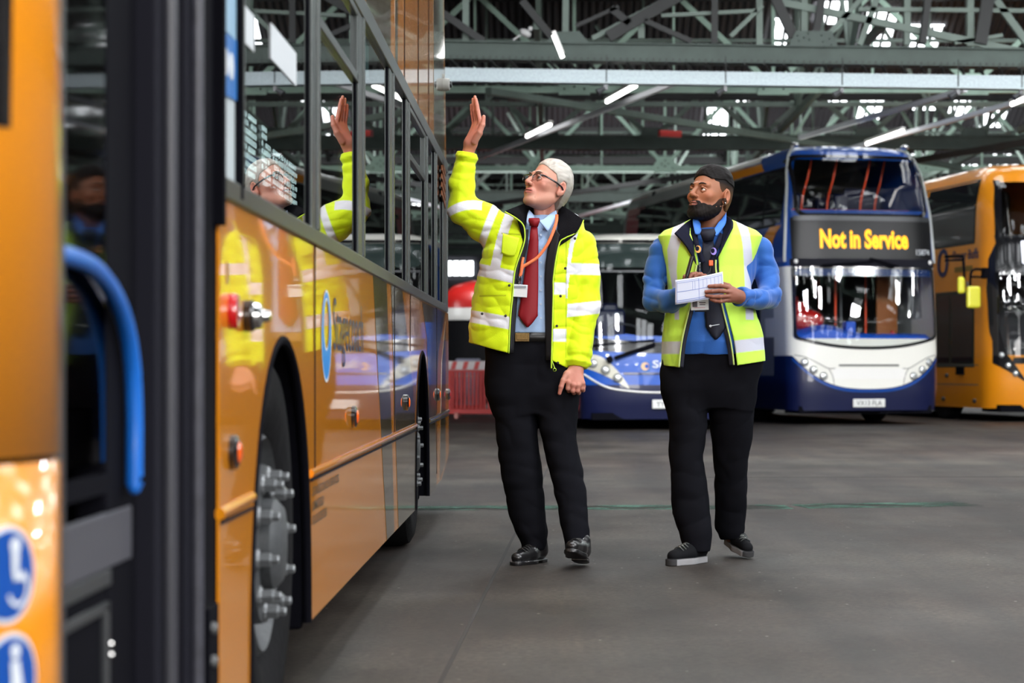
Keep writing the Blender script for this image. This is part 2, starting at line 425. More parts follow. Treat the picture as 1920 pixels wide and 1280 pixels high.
# roof: gables along X, valleys every 14 m
ZV,ZR,SP,Y0=6.7,9.9,14.0,30.0
valleys=[Y0+SP*k for k in range(-4,6)]
mb=MB()
for y in valleys[:-1]:
    r=y+SP/2
    for (ya,za,yb,zb) in ((y,ZV,r,ZR),(r,ZR,y+SP,ZV)):
        mb.add([(XL,ya,za),(XR,ya,za),(XR,yb,zb),(XL,yb,zb)],[(0,1,2,3)])
tag(mb.build('ceiling',M_SHEET,solid=.05),kind='structure')
k=0
glz=None
def skylight(x,y,up,w,a,b):
    """one strip of rooflight lying under the sheeting"""
    global k,glz
    k+=1
    ya,za,yb,zb=(y,ZV,y+SP/2,ZR) if up else (y+SP/2,ZR,y+SP,ZV)
    p=Vector((x,ya,za)).lerp(Vector((x,yb,zb)),a); q=Vector((x,ya,za)).lerp(Vector((x,yb,zb)),b)
    dz=Vector((0,0,-.06)); p+=dz; q+=dz
    m2=MB(); m2.add([p-Vector((w/2,0,0)),p+Vector((w/2,0,0)),q+Vector((w/2,0,0)),q-Vector((w/2,0,0))],[(0,1,2,3)])
    o=m2.build('window_%d'%k,M_SKY,solid=.02,loc=(p+q)/2); tag(o,kind='structure')
    m3=MB(); c=(p+q)/2
    for i in range(0,4):
        xx=-w/2+w*i/3
        m3.bar(p-c+Vector((xx,0,-.05)),q-c+Vector((xx,0,-.05)),.05,.08)
    m3.build('glazing_bar',M_GIRDER_D,o)
rs=random.Random(3)
for i,y in enumerate(valleys[:-1]):
    far=y>=30
    for up in (0,1):
        x=-12.5+(0 if up else 1.6)
        while x<XR-1:
            w=1.5+.5*rs.random()
            left=x<1.5 and y>=28
            if not(left and (y==30 or rs.random()<.8)):
                if y>=30:
                    if up: a=.3; skylight(x,y,up,w,a,.8)
                    else:
                        if left: skylight(x,y,up,w,.4,.55+.3*rs.random())
                        else:
                            q0=.12+.12*rs.random()
                            for j in range(3):
                                skylight(x+j*.95,y,up,.72,q0+.07*j,q0+.07*j+.16+.1*rs.random())
                                if rs.random()<.75: skylight(x+j*.95+.2,y,up,.66,q0+.07*j+.36,q0+.07*j+.46+.12*rs.random())
                else:
                    skylight(x+rs.uniform(-.5,.5),y,up,w*.75,.14+.1*rs.random(),.34+.08*rs.random()); skylight(x+rs.uniform(-.5,.5),y,up,w*.6,.5+.06*rs.random(),.64+.2*rs.random()); skylight(x+1.5,y,up,.8,.3,.5+.1*rs.random()); skylight(x+2.4,y,up,.55,.10,.24); skylight(x+2.2,y,up,.6,.6,.8)
            x+=(2.3+1.3*rs.random() if not up else 4.0) if far and not left else 3.9+rs.random()
# purlins along X under the sheeting
n=0
for y in valleys[4:-1]:
    mb=MB()
    for t in (.2,.45,.7,.92):
        for s in (0,1):
            yy=y+SP/2*t if s==0 else y+SP-SP/2*t
            z=ZV+(ZR-ZV)*t-.16
            mb.box(((XL+XR)/2,yy,z),(XR-XL,.07,.15))
    n+=1; tag(mb.build('trim_%d'%(20+n),M_GIRDER_D),kind='structure')

ORD=['nearest','second','third','fourth','fifth','sixth','seventh','eighth']
# main lattice girders under the valleys
def gusset(m,x,z,y,r=.22,yy=.02,rivets=True):
    m.prism([(x-r,y,z-.08),(x-r*.55,y,z+r*1.1),(x+r*.55,y,z+r*1.1),(x+r,y,z-.08)],(0,yy,0),0)
def girder(y,idx):
    g=empty('lattice_girder',(0,y,5.4),label=('%s heavy green riveted lattice girder spanning the depot under a roof valley'%ORD[idx]) if idx<5 else 'heavy green lattice girder '+('between the tray and the two men','over the doorway of the near bus','behind the photographer')[idx-5],cat='girder',group='roof valley girders')
    m=MB(); m.box(((XL+XR)/2,0,.12),(XR-XL-.5,.22,.24)); m.box(((XL+XR)/2,0,-.01),(XR-XL-.5,.34,.03)); m.box(((XL+XR)/2,0,.25),(XR-XL-.5,.34,.025))
    m.build('bottom_chord',M_GIRDER,g)
    m=MB(); m.box(((XL+XR)/2,0,1.10),(XR-XL-.5,.2,.2)); m.build('top_chord',M_GIRDER_D,g)
    m=MB(); x=XL+.5; q=0
    while x<XR-2:
        m.bar((x,0,.2),(x+1.1,0,1.2),.07,.1); m.bar((x+1.1,0,1.2),(x+2.2,0,.2),.07,.1); m.bar((x+1.1,0,.2),(x+1.1,0,1.2),.05,.08); x+=2.2
    m.build('lattice',M_TRUSS2 if idx else M_GIRDER_D,g)
    x=XL+.5
    while x<XR-1:
        m=MB(); m.prism([(x-.3,-.13,.2),(x-.2,-.13,.42),(x+.2,-.13,.42),(x+.3,-.13,.2)],(0,.02,0)); x+=2.2
        m.build('gusset_plate',M_GIRDER,g)
for i,y in enumerate(valleys[5:-1]): girder(y,i+1)
for i,y in enumerate((16,2,-12)): girder(y,i+5)
# first girder, as the photo shows it: heavy bottom chord with explicit members above
YG=30.0
g=empty('lattice_girder',(0,YG,5.4),label='nearest heavy green lattice girder, just above the galvanised tray',cat='girder',group='roof valley girders')
m=MB()
p0=at(700,94,YG); p1=at(2150,114,YG); o3=Vector((0,YG,5.4))
m.bar(p0-o3,p1-o3,.2,.23)
m.bar(p0-o3+Vector((0,0,-.12)),p1-o3+Vector((0,0,-.12)),.34,.02); m.bar(p0-o3+Vector((0,0,.12)),p1-o3+Vector((0,0,.12)),.34,.02)
m.build('bottom_chord',M_GIRDER,g)
m=MB()
for i in range(120):
    t=i/119; p=p0.lerp(p1,t)-o3; m.box(p+Vector((0,-.18,-.10)),(.022,.02,.022))
    if i%3==0: m.bar(p+Vector((0,-.15,-.14)),p+Vector((.12,.15,-.23)),.03,.03)
m.build('rivet_row',M_GIRDER_D,g)
def members(name,lst,mm,dy=0.0):
    for (x0,y0,x1,y1,w) in lst:
        m=MB(); m.bar(at(x0,y0,YG)-o3+Vector((0,dy,0)),at(x1,y1,YG)-o3+Vector((0,dy,0)),.09,w); m.build(name,mm,g)
members('diagonal_brace',[(830,26,907,79,.10),(979,3,1034,70,.10),(1080,50,1160,14,.05),(1145,17,1180,45,.10),(1208,40,1296,79,.07),(1545,-30,1523,100,.10),(1425,-60,1487,70,.14),
   (1728,83,1752,-120,.17),(1837,83,1875,-140,.17),(1339,82,1340,-60,.06),(1140,70,1330,-40,.16)],M_GIRDER_D,-.05)
members('diagonal_brace',[(1111,72,1262,-8,.07),(1240,29,1420,20,.05),(1370,68,1430,10,.06),(1552,66,1640,-30,.07),(1612,84,1655,-30,.08),(1456,2,1925,99,.10),(1610,17,1930,20,.06),(1868,0,1930,85,.10),(1790,80,1880,66,.05)],M_TRUSS2,.03)
members('hanger_post',[(1425,82,1425,-90,.06),(1509,70,1509,-90,.10),(1702,84,1702,-90,.14),(1820,86,1820,-90,.17),(1203,70,1203,46,.05),(873,80,873,-80,.04),(1060,80,1062,-80,.10)],M_TRUSS2,.08)
m=MB()
for x,r in ((1486,0),(1553,1)):
    pass
P=[at(1478,88,YG-.14),at(1492,58,YG-.14),at(1530,58,YG-.14),at(1560,58,YG-.14),at(1572,90,YG-.14)]
m.prism([p-o3 for p in P],(0,.02,0))
for (x,y) in [(1496,66),(1498,76),(1500,86),(1516,62),(1518,74),(1516,86),(1541,66),(1544,78),(1546,88),(1556,72),(1560,84),(1508,70)]:
    m.sphere(at(x,y,YG-.15)-o3,.014,6,4)
m.build('gusset_plate',M_GIRDER,g); m=MB()
P=[at(1020,82,YG-.14),at(1042,60,YG-.14),at(1086,58,YG-.14),at(1108,84,YG-.14)]
m.prism([p-o3 for p in P],(0,.02,0))
m.build('gusset_plate',M_GIRDER,g)

# light fan trusses between the girders (planes facing down the hall)
XA=(XL+XR)/2; XW=XR-XL-.5
def fan_truss(y,z,idx,lab,x0=-14,pitch=3.0,mm=None):
    mm=mm or M_TRUSS
    g=empty('roof_truss',(0,y,z),label=lab,cat='truss',group='pale green roof trusses')
    m=MB(); m.box((XA,0,0),(XW,.08,.12)); m.build('bottom_chord',mm,g)
    m=MB(); m.box((XA,0,1.7),(XW,.08,.1)); m.box((XA,.1,.85),(XW,.05,.06)); m.build('top_chord',M_TRUSS2,g)
    m=MB(); x=x0
    while x<XR-1:
        m.bar((x,0,0),(x,0,1.7),.06,.09)
        m.bar((x,0,.05),(x-pitch/2,0,1.65),.06,.09); m.bar((x,0,.05),(x+pitch/2,0,1.65),.06,.09)
        m.bar((x-pitch/2,0,0),(x-pitch/2,0,1.7),.04,.05)
        g2=MB(); g2.prism([(x-.27,-.07,-.1),(x-.27,-.07,.08),(x-.13,-.07,.27),(x+.13,-.07,.27),(x+.27,-.07,.08),(x+.27,-.07,-.1)],(0,.015,0))
        for a,b in ((-.17,0),(-.08,.1),(0,.18),(.08,.1),(.17,0),(0,.04)): g2.sphere((x+a,-.075,b),.018,6,4,mi=1)
        g2.build('gusset_plate',[mm,M_GIRDER_D],g); x+=pitch
    m.build('lattice',mm,g)
LB=['pale green fan-braced roof truss halfway between the %s and next valley girder'%o for o in ORD[:4]]+['pale green fan-braced roof truss nearer than the galvanised tray','pale green fan-braced roof truss directly over the two men']
for i,y in enumerate((36.5,50.5,64.5,78.5,23,9)):
    fan_truss(y,5.65-.05*i,i,LB[i],x0=-13.2+.9*(i%4),pitch=(3.4,3.0,3.4,3.0,3.4,3.0)[i])
for i,y in enumerate((40.6,47.2,54.6,61.0,68.6,75,82.5,88)):
    g=empty('roof_tie',(0,y,5.9),label='%s thin grey-green tie beam with struts crossing the roof space'%ORD[i],cat='beam',group='thin roof ties')
    m=MB(); m.box((XA,0,0),(XW,.07,.09)); m.build('beam',M_TRUSS2,g)
    x=-13+i*.7; r=random.Random(i)
    while x<XR-1:
        m=MB(); m.bar((x,0,0),(x+r.choice((-1,1))*.9,0,1.5),.05,.07); m.bar((x,0,0),(x,0,2.2),.05,.06); x+=2.4+r.random()
        m.build('strut',M_TRUSS if i%2 else M_TRUSS2,g)
# rafters running down the hall
raf=None
for j in range(9):
    x=-10+j*4.9
    for bi,y in enumerate(valleys[4:-2]):
        if bi==0 and j==0:
            g=empty('rafter_truss',(x,y,0)); 
            m=MB(); m.bar((0,.2,ZV-.18),(0,SP/2,ZR-.3),.09,.16); m.bar((0,SP-.2,ZV-.18),(0,SP/2,ZR-.3),.09,.16); m.build('rafter',M_GIRDER_D,g)
            m=MB(); m.bar((0,.25,5.75),(0,SP-.25,5.75),.09,.12); m.build('tie_bar',M_TRUSS2,g)
            m=MB()
            for a,b in ((3.5,3.5),(7,7),(10.5,10.5),(3.5,7),(10.5,7),(3.5,1.6),(10.5,12.4)):
                zt=ZV+(ZR-ZV)*(b/7 if b<=7 else (14-b)/7)-.3
                m.bar((0,a,5.75),(0,b,zt),.07,.08)
            m.build('strut',M_TRUSS2,g); raf=g
        else:
            g=copy_tree(raf); g.location=(x,y,0)
        tag(g,'dark rafter truss sloping down the hall, %s row from the left, %s bay away'%(ORD[min(j,7)] if j<8 else 'last',ORD[bi]),'truss',group='rafter trusses')

# long diagonal wind braces under the roof
for i,(x0,y0,x1,y1,z) in enumerate(((-1,34,9,47,6.0),(5,46,-4,62,6.2),(9,48,22,60,6.2),(12,33,2,58,6.1),(0,60,18,84,6.3))):
    z=5.17 if i in (3,5) else 5.30
    c=Vector(((x0+x1)/2,(y0+y1)/2,z)); m=MB(); m.bar(Vector((x0,y0,z))-c,Vector((x1,y1,z))-c,.12,.11)
    o=m.build('wind_brace',M_GIRDER_D if i%2 else M_TRUSS2); o.location=c
    tag(o,'%s long slanting wind brace crossing under the roof, %s'%(ORD[i],'dark' if i%2 else 'grey-green'),'brace',group='diagonal wind braces')

# galvanised cable tray and its hangers
a=at(640,137,28); b=at(2160,158,28)
g=empty('cable_tray',(0,28,5),label='long galvanised steel cable tray slung across the hall below the nearest girder',cat='cable tray')
o3=Vector((0,28,5)); m=MB(); m.bar(a-o3,b-o3,.12,.165); m.bar(a-o3+Vector((0,-.02,-.09)),b-o3+Vector((0,-.02,-.09)),.2,.02); m.build('channel',M_GALV,g)
for px in (1137,1360,1578,1795,1914):
    t=(px-640)/1520; p=a.lerp(b,t)-o3
    m=MB(); m.cyl(p+Vector((0,-.07,.28)),p+Vector((0,-.07,-.12)),.007,6); m.build('hanger_rod',M_GIRDER_D,g)
    m=MB(); m.box(p+Vector((-.01,-.08,-.15)),(.05,.06,.07)); m.cyl(p+Vector((-.03,-.1,-.16)),p+Vector((-.12,-.12,-.22)),.03,8,r2=.045); m.build('hanger_clamp',M_DARKGREY,g)

# fluorescent fittings on conduit trunking
def trunk(a,b,lab,r=.035):
    m=MB(); m.bar(a,b,.07,.075); c=(a+b)/2
    o=m.build('lighting_trunking',mat('trunking_white',rgb(224,228,234),.4),loc=c); tag(o,lab,'trunking'); return o
def lamp(a,b,lab,w=.09):
    c=(a+b)/2; g=empty('fluorescent_lamp',c); tag(g,lab,'lamp',group='fluorescent strip lamps')
    m=MB(); m.bar(a-c+Vector((0,0,.05)),b-c+Vector((0,0,.05)),w,.05); m.build('fitting',M_WHITE,g)
    m=MB(); m.tube([a-c,b-c],.027,10); m.build('tube',M_TUBE,g)
z=5.0
def atz(px,py,z=5.0):
    Y=(z-H)*F/(CY-py); return at(px,py,Y)
trunk(atz(1282,149),atz(700,372),'thin steel trunking running from the galvanised tray down over the raised hand')
lamp(atz(1192,161,4.95),atz(1138,191,4.95),'bright strip lamp under the thin trunking, close below the galvanised tray')
lamp(atz(1032,234,4.95),atz(988,256,4.95),'strip lamp on the trunking above the grey-haired man')
trunk(atz(2000,166),atz(1450,318),'steel trunking above the roof of the blue double-decker')
lamp(atz(1693,246,4.95),atz(1625,270,4.95),'strip lamp directly over the blue double-decker roof')
lamp(atz(1945,176,4.95),atz(1897,196,4.95),'strip lamp at the right edge of the photo over the orange bus')
trunk(atz(1810,168,4.9),atz(1500,258,4.9),'grey conduit bundle running down towards the blue double-decker')
trunk(atz(1300,345,5.0),atz(1020,424,5.0),'far white trunking behind the shoulder of the grey-haired man')
lamp(at(1038,66,28.6),at(1055,108,28.6),'short bright tilted strip lamp hanging at the nearest girder above the grey-haired man')
m=MB(); c=at(1040,40,28.6); m.tube([at(1035,-40,28.6)-c,at(1036,20,28.6)-c,at(1039,60,28.6)-c],.03,8); m.tube([at(1055,108,28.6)-c,at(1065,130,28.6)-c],.03,8)
tag(m.build('lamp_conduit',M_GALV,loc=c),'pale conduit dropping to the short tilted strip lamp','conduit')
m=MB(); c=at(985,62,29.9); m.sphere((0,0,0),(.09,.07,.055),12,8,R=Matrix.Rotation(.5,3,'Y')); m.sphere((.07,-.01,.06),(.035,.035,.035),8,6); m.bar((-.07,0,-.03),(-.17,0,-.1),.05,.02)
tag(m.build('pigeon',mat('pigeon_feathers',(.42,.42,.42),.8),smooth=True,loc=None),'pale pigeon perched on the dark girder left of the tilted lamp','bird').location=c
# red pipe section high in the roof
m=MB(); a=atz(1236,250,5.3); b=atz(1276,252,5.3); m.bar(a-a,b-a,.1,.12); o=m.build('red_roof_bracket',M_RED); o.location=a; tag(o,'small red bracket on a roof tie left of the blue double-decker','bracket')

# end wall, side walls, back wall
def wallbox(n,c,d,m): 
    q=MB(); q.box((0,0,0),d); o=q.build(n,m); o.location=c; return tag(o,kind='structure')
wallbox('wall_far',((XL+XR)/2,YE-2,3.4),(XR-XL,.3,6.8),M_WALLD)
wallbox('wall_left',(XL,(YB+YE)/2,3.4),(.3,YE-YB,6.8),M_WALL)
wallbox('wall_right',(XR,(YB+YE)/2,3.4),(.3,YE-YB,6.8),M_WALL)
wallbox('wall_near',((XL+XR)/2,YB,3.4),(XR-XL,.3,6.8),M_WALLD)
def daywin(n,c,d,s=5.0):
    q=MB(); q.box((0,0,0),d); o=q.build(n,M_SKY); o.location=c; tag(o,kind='structure')
    f=MB()
    for i in range(5):
        f.box((-d[0]/2+d[0]*i/4,-.06,0),(.07,.06,d[2]))
    f.box((0,-.06,d[2]/2),(d[0]+.1,.06,.1)); f.box((0,-.06,-d[2]/2),(d[0]+.1,.06,.1)); f.build('window_frame',M_DARKGREY,o)
YW=YE-2.2
daywin('window_201',(at(862,503,YW)),(1.3,.05,.75))
# roller doors in the far wall
for i,(x,w) in enumerate(((-6.4,4.2),(2.5,4.4),(9,4.4),(15.5,4.4),(22,4.4))):
    q=MB()
    for k in range(22): q.box((0,0,.1+k*.19),(w,.06,.17))
    o=q.build('door_%d'%(i+1),M_DARKGREY); o.location=(x,YE-2.25,0); tag(o,kind='structure')
# ================================================================== the near orange double-decker (flank at X = -.66)
SX=-.66
bus=empty('double_decker_bus',(-1.93,8.0,0),label='orange and khaki double-decker bus filling the left side, blue handrail in its doorway',cat='bus')
B0=Vector((-1.93,8.0,0))
def bb(mb,name,m,parent=None,**k):
    """build in world coordinates under the bus"""
    mb.v=[tuple(Vector(v)-B0) for v in mb.v]
    return mb.build(name,m,parent or bus,**k)
def side_prism(pts,x0,x1,mb=None):
    mb=mb or MB(); mb.prism([(x0,y,z) for y,z in pts],(x1-x0,0,0)); return mb
def arch(yc,hw,zt,n=18):
    return [(yc+hw*math.cos(t),.22+(zt-.22)*(abs(math.sin(t))**.8)) for t in [PI*i/n for i in range(n+1)]]
SILL,HEAD=1.257,2.20
# lower body skin with both wheel arches
out=[(4.25,.22)]+arch(5.26,.57,.985)[::-1]+arch(10.95,.56,.99)[::-1]+[(12.9,.24),(13.8,.35),(13.72,SILL),(4.25,SILL)]
bb(side_prism(out,SX,SX-.006),'lower_side_panel',M_ORANGE)
top=[(2.84,HEAD),(13.45,HEAD),(13.1,3.4),(13.0,4.0),(12.9,4.3),(2.84,4.3)]
bb(side_prism(top,SX,SX-.03),'upper_side_panel',M_ORANGE)
# rounded front corner
R=.45
def corner(phi,z,off=0): return Vector((SX-R+(R+off)*math.cos(phi),2.85-(R+off)*math.sin(phi),z))
mb=MB(); mb.grid([[corner(PI/2*i/24,z) for z in (.22,.5,.795)] for i in range(25)]); bb(mb,'front_corner_panel',M_ORANGE,smooth=True,solid=.01)
mb=MB(); mb.grid([[corner(PI/2*i/24,z) for z in (.803,1.5,2.2,3.2,4.3)] for i in range(25)]); bb(mb,'front_corner_panel',M_ORANGE,smooth=True,solid=.01)
mb=MB(); mb.grid([[corner(math.radians(17.0+(2.3-z)*3.2+i*3),z,.006) for z in (1.22,1.5,1.8,2.1,2.3)] for i in range(25)]); bb(mb,'front_windscreen',M_BLACKGLOSS,smooth=True,solid=.004)
# rest of the shell: front, far side, roof, floors, rear
mb=MB(); mb.box((-1.93,2.42,2.2),(1.64,.04,4.2)); bb(mb,'front_panel',M_ORANGE)
mb=MB(); mb.box((-3.2,8.1,2.3),(.04,11,4.0)); bb(mb,'far_side_panel',M_ORANGE)
mb=MB(); mb.box((-1.93,8.0,4.31),(2.5,10.6,.06)); bb(mb,'roof',M_ORANGE,bevel=.02)
mb=MB(); mb.box((-1.95,8.2,2.24),(2.44,9.6,.06)); bb(mb,'upper_deck_floor',M_DARK)
mb=MB(); mb.box((-1.98,6.35,.36),(2.3,6.9,.06)); mb.box((-2.25,10.9,.6),(1.7,3.6,.4)); bb(mb,'chassis',M_BLACK)
mb=MB(); mb.prism([(-3.2,13.8,.35),(SX,13.8,.35),(SX,13.72,1.26),(SX,13.45,2.2),(SX,12.95,4.3),(-3.2,12.95,4.3),(-3.2,13.72,1.26)],(0,.03,0))
mb=MB(); mb.grid([[(x,y,z) for (y,z) in ((13.8,.35),(13.72,1.26),(13.45,2.2),(13.1,3.4),(12.95,4.3))] for x in (SX-.01,-3.2)]); bb(mb,'rear_panel',M_KHAKI,solid=.03)
# livery: khaki sweeps laid on the orange
def vinyl(name,pts,m,off=.0016):
    return bb(side_prism(pts,SX+.0002,SX+off),name,m)
vinyl('khaki_stripe',[(7.90,SILL-.002),(8.34,.56),(8.57,.222),(8.98,.222),(8.86,.56),(8.55,SILL-.002)],M_KHAKI)
vinyl('khaki_stripe',[(8.78,SILL-.002),(9.08,.56),(9.22,.222),(10.38,.222),(10.41,.56),(10.2,.80),(9.85,1.02),(9.45,SILL-.002)],M_KHAKI)
vinyl('khaki_stripe',[(11.53,.222),(12.3,.226),(12.2,.6),(12.5,1.0),(13.3,SILL-.01),(10.9,SILL-.01),(11.3,1.08),(11.5,.8)],M_KHAKI)
vinyl('khaki_stripe',[(12.6,.25),(13.35,.31),(13.35,1.2),(12.9,.95)],M_KHAKI)
vinyl('khaki_stripe',[(7.6,2.202),(8.77,2.202),(8.77,4.2),(7.9,4.2)],M_KHAKI)
vinyl('khaki_stripe',[(9.02,2.202),(9.17,2.202),(9.2,4.2),(9.02,4.2)],M_KHAKI)
vinyl('khaki_stripe',[(12.0,2.202),(13.2,2.202),(12.85,4.0),(11.9,4.2)],M_KHAKI)
# panel seams, skirt moulding
mb=MB()
for y,z0,z1 in ((5.95,.63,SILL),(8.98,.63,SILL),(10.0,.99,SILL),(12.3,.3,SILL),(9.6,2.2,4.2),(10.6,2.2,4.2),(11.5,2.2,4.2)): mb.box((SX+.002,y,(z0+z1)/2),(.003,.006,z1-z0))
bb(mb,'panel_seam',M_DARK)
for y0,y1 in ((4.25,4.70),(5.84,10.39),(11.52,13.7)):
    mb=MB(); mb.tube([(SX,y0,.625),(SX,y1,.632)],.012,10); bb(mb,'skirt_moulding',M_ORANGE if y0<11 else M_KHAKI,smooth=True)
    mb=MB(); mb.box((SX+.004,(y0+y1)/2,.608),(.006,y1-y0,.006)); bb(mb,'skirt_seam',M_DARK)
# wheel-arch lips and liners
def arch_parts(yc,hw,zt):
    A=arch(yc,hw,zt,30)
    mb=MB(); mb.tube([(SX-.006,y,z) for y,z in A],.013,8); bb(mb,'wheel_arch_lip',M_BLACK,smooth=True)
    mb=MB(); mb.grid([[(x,yc+(y-yc)*1.0,z) for x in (SX-.012,SX-.35)] for y,z in A]); 
    mb.prism([(SX-.35,y,z) for y,z in A],(-.01,0,0)); bb(mb,'wheel_arch_liner',M_BLACK)
arch_parts(5.26,.57,.985); arch_parts(10.95,.56,.99)
mb=MB(); mb.box((SX-.1,5.84,.46),(.16,.03,.52)); bb(mb,'mudguard_edge',M_BLACK,bevel=.01)
mb=MB(); mb.box((SX-.2,11.50,.40),(.30,.04,.40)); bb(mb,'mudguard_edge',M_BLACK,bevel=.01)
M_WHEEL=mat('dull_wheel_steel',(.075,.08,.085),.55,metal=.3,noise=(40,.4,4))
def wheel(y,x,dbl=False):
    w=MB(); w.lathe([(.26,-.05),(.30,-.01),(.36,.012),(.43,.012),(.468,-.01),(.482,-.05),(.482,-.24),(.46,-.28),(.3,-.29)],(x,y,.482),(1,0,0),48)
    wo=bb(w,'wheel',mat('tyre_rubber',(.010,.010,.011),.85,spec=.08,bump=(30,.4,.01)),smooth=True)
    w=MB(); w.lathe([(.275,-.02),(.262,-.005),(.25,-.03),(.235,-.05),(.20,-.045),(.195,-.006),(.135,-.002),(.13,-.03),(.10,-.045),(.0,-.045)],(x,y,.482),(1,0,0),40)
    o=w.build('rim',M_WHEEL,None,smooth=True); o.parent=wo
    o.data.transform(Matrix.Translation(-B0))
    h=MB(); h.lathe([(.115,-.05),(.112,.02),(.09,.04),(.0,.045)],(x,y,.482),(1,0,0),28)
    o=h.build('hub_cap',M_WHEEL,wo,smooth=True); o.data.transform(Matrix.Translation(-B0))
    for i in range(10):
        a=2*PI*i/10+.15; yy=y+.166*math.cos(a); zz=.482+.166*math.sin(a)
        q=MB(); q.lathe([(.026,-.006),(.026,.0),(.022,.006)],(x,yy,zz),(1,0,0),12); q.lathe([(.0185,.004),(.0185,.030),(.012,.034),(.012,.048),(.009,.051),(0,.051)],(x,yy,zz),(1,0,0),6)
        o=q.build('wheel_nut',mat('wheel_nut_steel',(.20,.21,.22),.4,metal=.5),wo); o.data.transform(Matrix.Translation(-B0))
wheel(5.26,-.700); wheel(10.95,-.715)
# window band
ZG0,ZG1=1.30,2.13
mb=MB(); mb.box((SX-.004,8.86,(SILL+ZG0)/2),(.03,9.2,ZG0-SILL)); bb(mb,'window_sill_rail',M_FRAME,bevel=.004)
mb=MB(); mb.box((SX-.004,8.86,(HEAD+ZG1)/2),(.03,9.2,HEAD-ZG1)); bb(mb,'window_head_rail',M_FRAME,bevel=.004)
PIL=[(4.47,4.53),(5.84,6.01),(7.25,7.46),(8.66,8.86),(9.67,9.84),(11.1,11.28),(12.05,12.2),(12.95,13.45)]
for a,b in PIL:
    mb=MB(); mb.box((SX-.006,(a+b)/2,(ZG0+ZG1)/2),(.024,b-a,ZG1-ZG0)); mb.box((SX+.004,b-.03,(ZG0+ZG1)/2),(.016,.05,ZG1-ZG0)); bb(mb,'window_pillar',M_FRAME,bevel=.003)
for i in range(len(PIL)-1):
    a,b=PIL[i][1],PIL[i+1][0]
    mb=MB(); mb.box((SX-.008,(a+b)/2,(ZG0+ZG1)/2),(.006,b-a,ZG1-ZG0)); bb(mb,'window_pane',M_GLASS)
    mb=MB()
    for y in (a+.015,b-.015): mb.box((SX-.003,y,(ZG0+ZG1)/2),(.004,.03,ZG1-ZG0))
    bb(mb,'window_gasket',M_BLACK)
    if i in (1,4):
        mb=MB(); mb.box((SX-.002,(a+b)/2,1.895),(.02,b-a-.02,.032)); mb.box((SX-.002,b-.04,2.0),(.02,.03,.24)); mb.box((SX-.002,(a+b)/2,2.115),(.02,b-a-.02,.025)); bb(mb,'hopper_window_frame',M_FRAME,bevel=.003)
# posters in the first panes; lit dot panel inside imitates a reflected LED pattern
mb=MB(); mb.box((SX-.003,5.30,1.69),(.002,.50,.085)); bb(mb,'window_notice',M_STICKW)
mb=MB(); mb.box((SX-.003,4.66,1.66),(.002,.2,.08)); bb(mb,'window_notice',M_STICKW)
mb=MB(); mb.box((-1.165,8.85,1.76),(.02,1.8,.30)); bb(mb,'reflection_dot_panel',M_BLACK)
mb=MB(); r=random.Random(11)
for row in range(8):
    z=1.872-row*.031
    for c in range(44):
        y=8.02+c*.038
        on=(row<3 and 12<c<17) or c<9 or (row>=2 and c>12)
        if on and c not in (9,10,20,21,31) and r.random()<.88: mb.cyl((-1.154,y,z),(-1.149,y,z),.0105,8)
bb(mb,'reflection_dots',M_LEDW)
mb=MB(); mb.box((SX-.009,7.72,2.03),(.002,.2,.12)); bb(mb,'window_notice',mat('teal_sticker',(.2,.5,.45),.4))
# the narrow noticed column between doorway and first window
mb=MB(); mb.box((SX-.012,4.36,(SILL+HEAD)/2),(.02,.23,HEAD-SILL)); bb(mb,'notice_board',mat('notice_white',(.56,.63,.66),.35,noise=(14,.12,6)))
mb=MB(); mb.box((SX-.0005,4.36,1.90),(.003,.22,.60)); bb(mb,'notice_header',mat('notice_light_blue',rgb(150,186,212),.35))
mb=MB(); mb.prism([(SX,4.25,1.59),(SX,4.47,1.60),(SX,4.47,1.475),(SX,4.25,1.465)],(.0025,0,0)); bb(mb,'notice_band',mat('notice_blue',rgb(44,112,186),.35))
for y in (4.315,4.385):
    mb=MB(); mb.lathe([(.0,.0045),(.028,.0045),(.028,.0)],(SX,y,1.535),(1,0,0),20); bb(mb,'notice_symbol',M_STICKW)
mb=MB(); mb.box((SX+.002,4.242,1.7),(.02,.03,1.0)); mb.box((SX+.002,4.485,1.73),(.02,.035,.92)); bb(mb,'notice_board_frame',M_BLACK)
# lights, buttons
def marker(y,z,m=None,r=.028):
    q=MB(); q.lathe([(r*1.3,0),(r*1.3,.012),(r*.9,.018)],(SX,y,z),(1,0,0),20); o=bb(q,'side_marker_lamp',M_BLACKGLOSS,smooth=True)
    q=MB(); q.lathe([(r*.9,.014),(r*.8,.019),(r*.5,.023),(0,.024)],(SX,y,z),(1,0,0),20); p=q.build('lens',m or M_AMBER,o,smooth=True); p.data.transform(Matrix.Translation(-B0))
for y,z in ((4.40,.742),(7.08,.752),(9.67,.755),(12.35,.755)): marker(y,z)
marker(13.62,.74,M_REDLENS)
q=MB(); q.lathe([(.037,0),(.037,.010),(.034,.018),(0,.020)],(SX,4.39,1.033),(1,0,0),24); bb(q,'red_lens',M_REDLENS,smooth=True)
q=MB(); q.lathe([(.034,0),(.035,.016),(.030,.022)],(SX,4.60,1.028),(1,0,0),24); o=bb(q,'emergency_door_button',M_BLACKGLOSS,smooth=True)
q=MB(); q.lathe([(.030,.018),(.027,.034),(.014,.040),(.012,.052),(.009,.056),(0,.056)],(SX,4.60,1.028),(1,0,0),20); p=q.build('button_knob',M_CHROME,o,smooth=True); p.data.transform(Matrix.Translation(-B0))
mb=MB(); mb.box((SX+.001,4.35,1.11),(.002,.03,.045)); bb(mb,'small_sticker',mat('tan_sticker',(.35,.22,.09),.4))
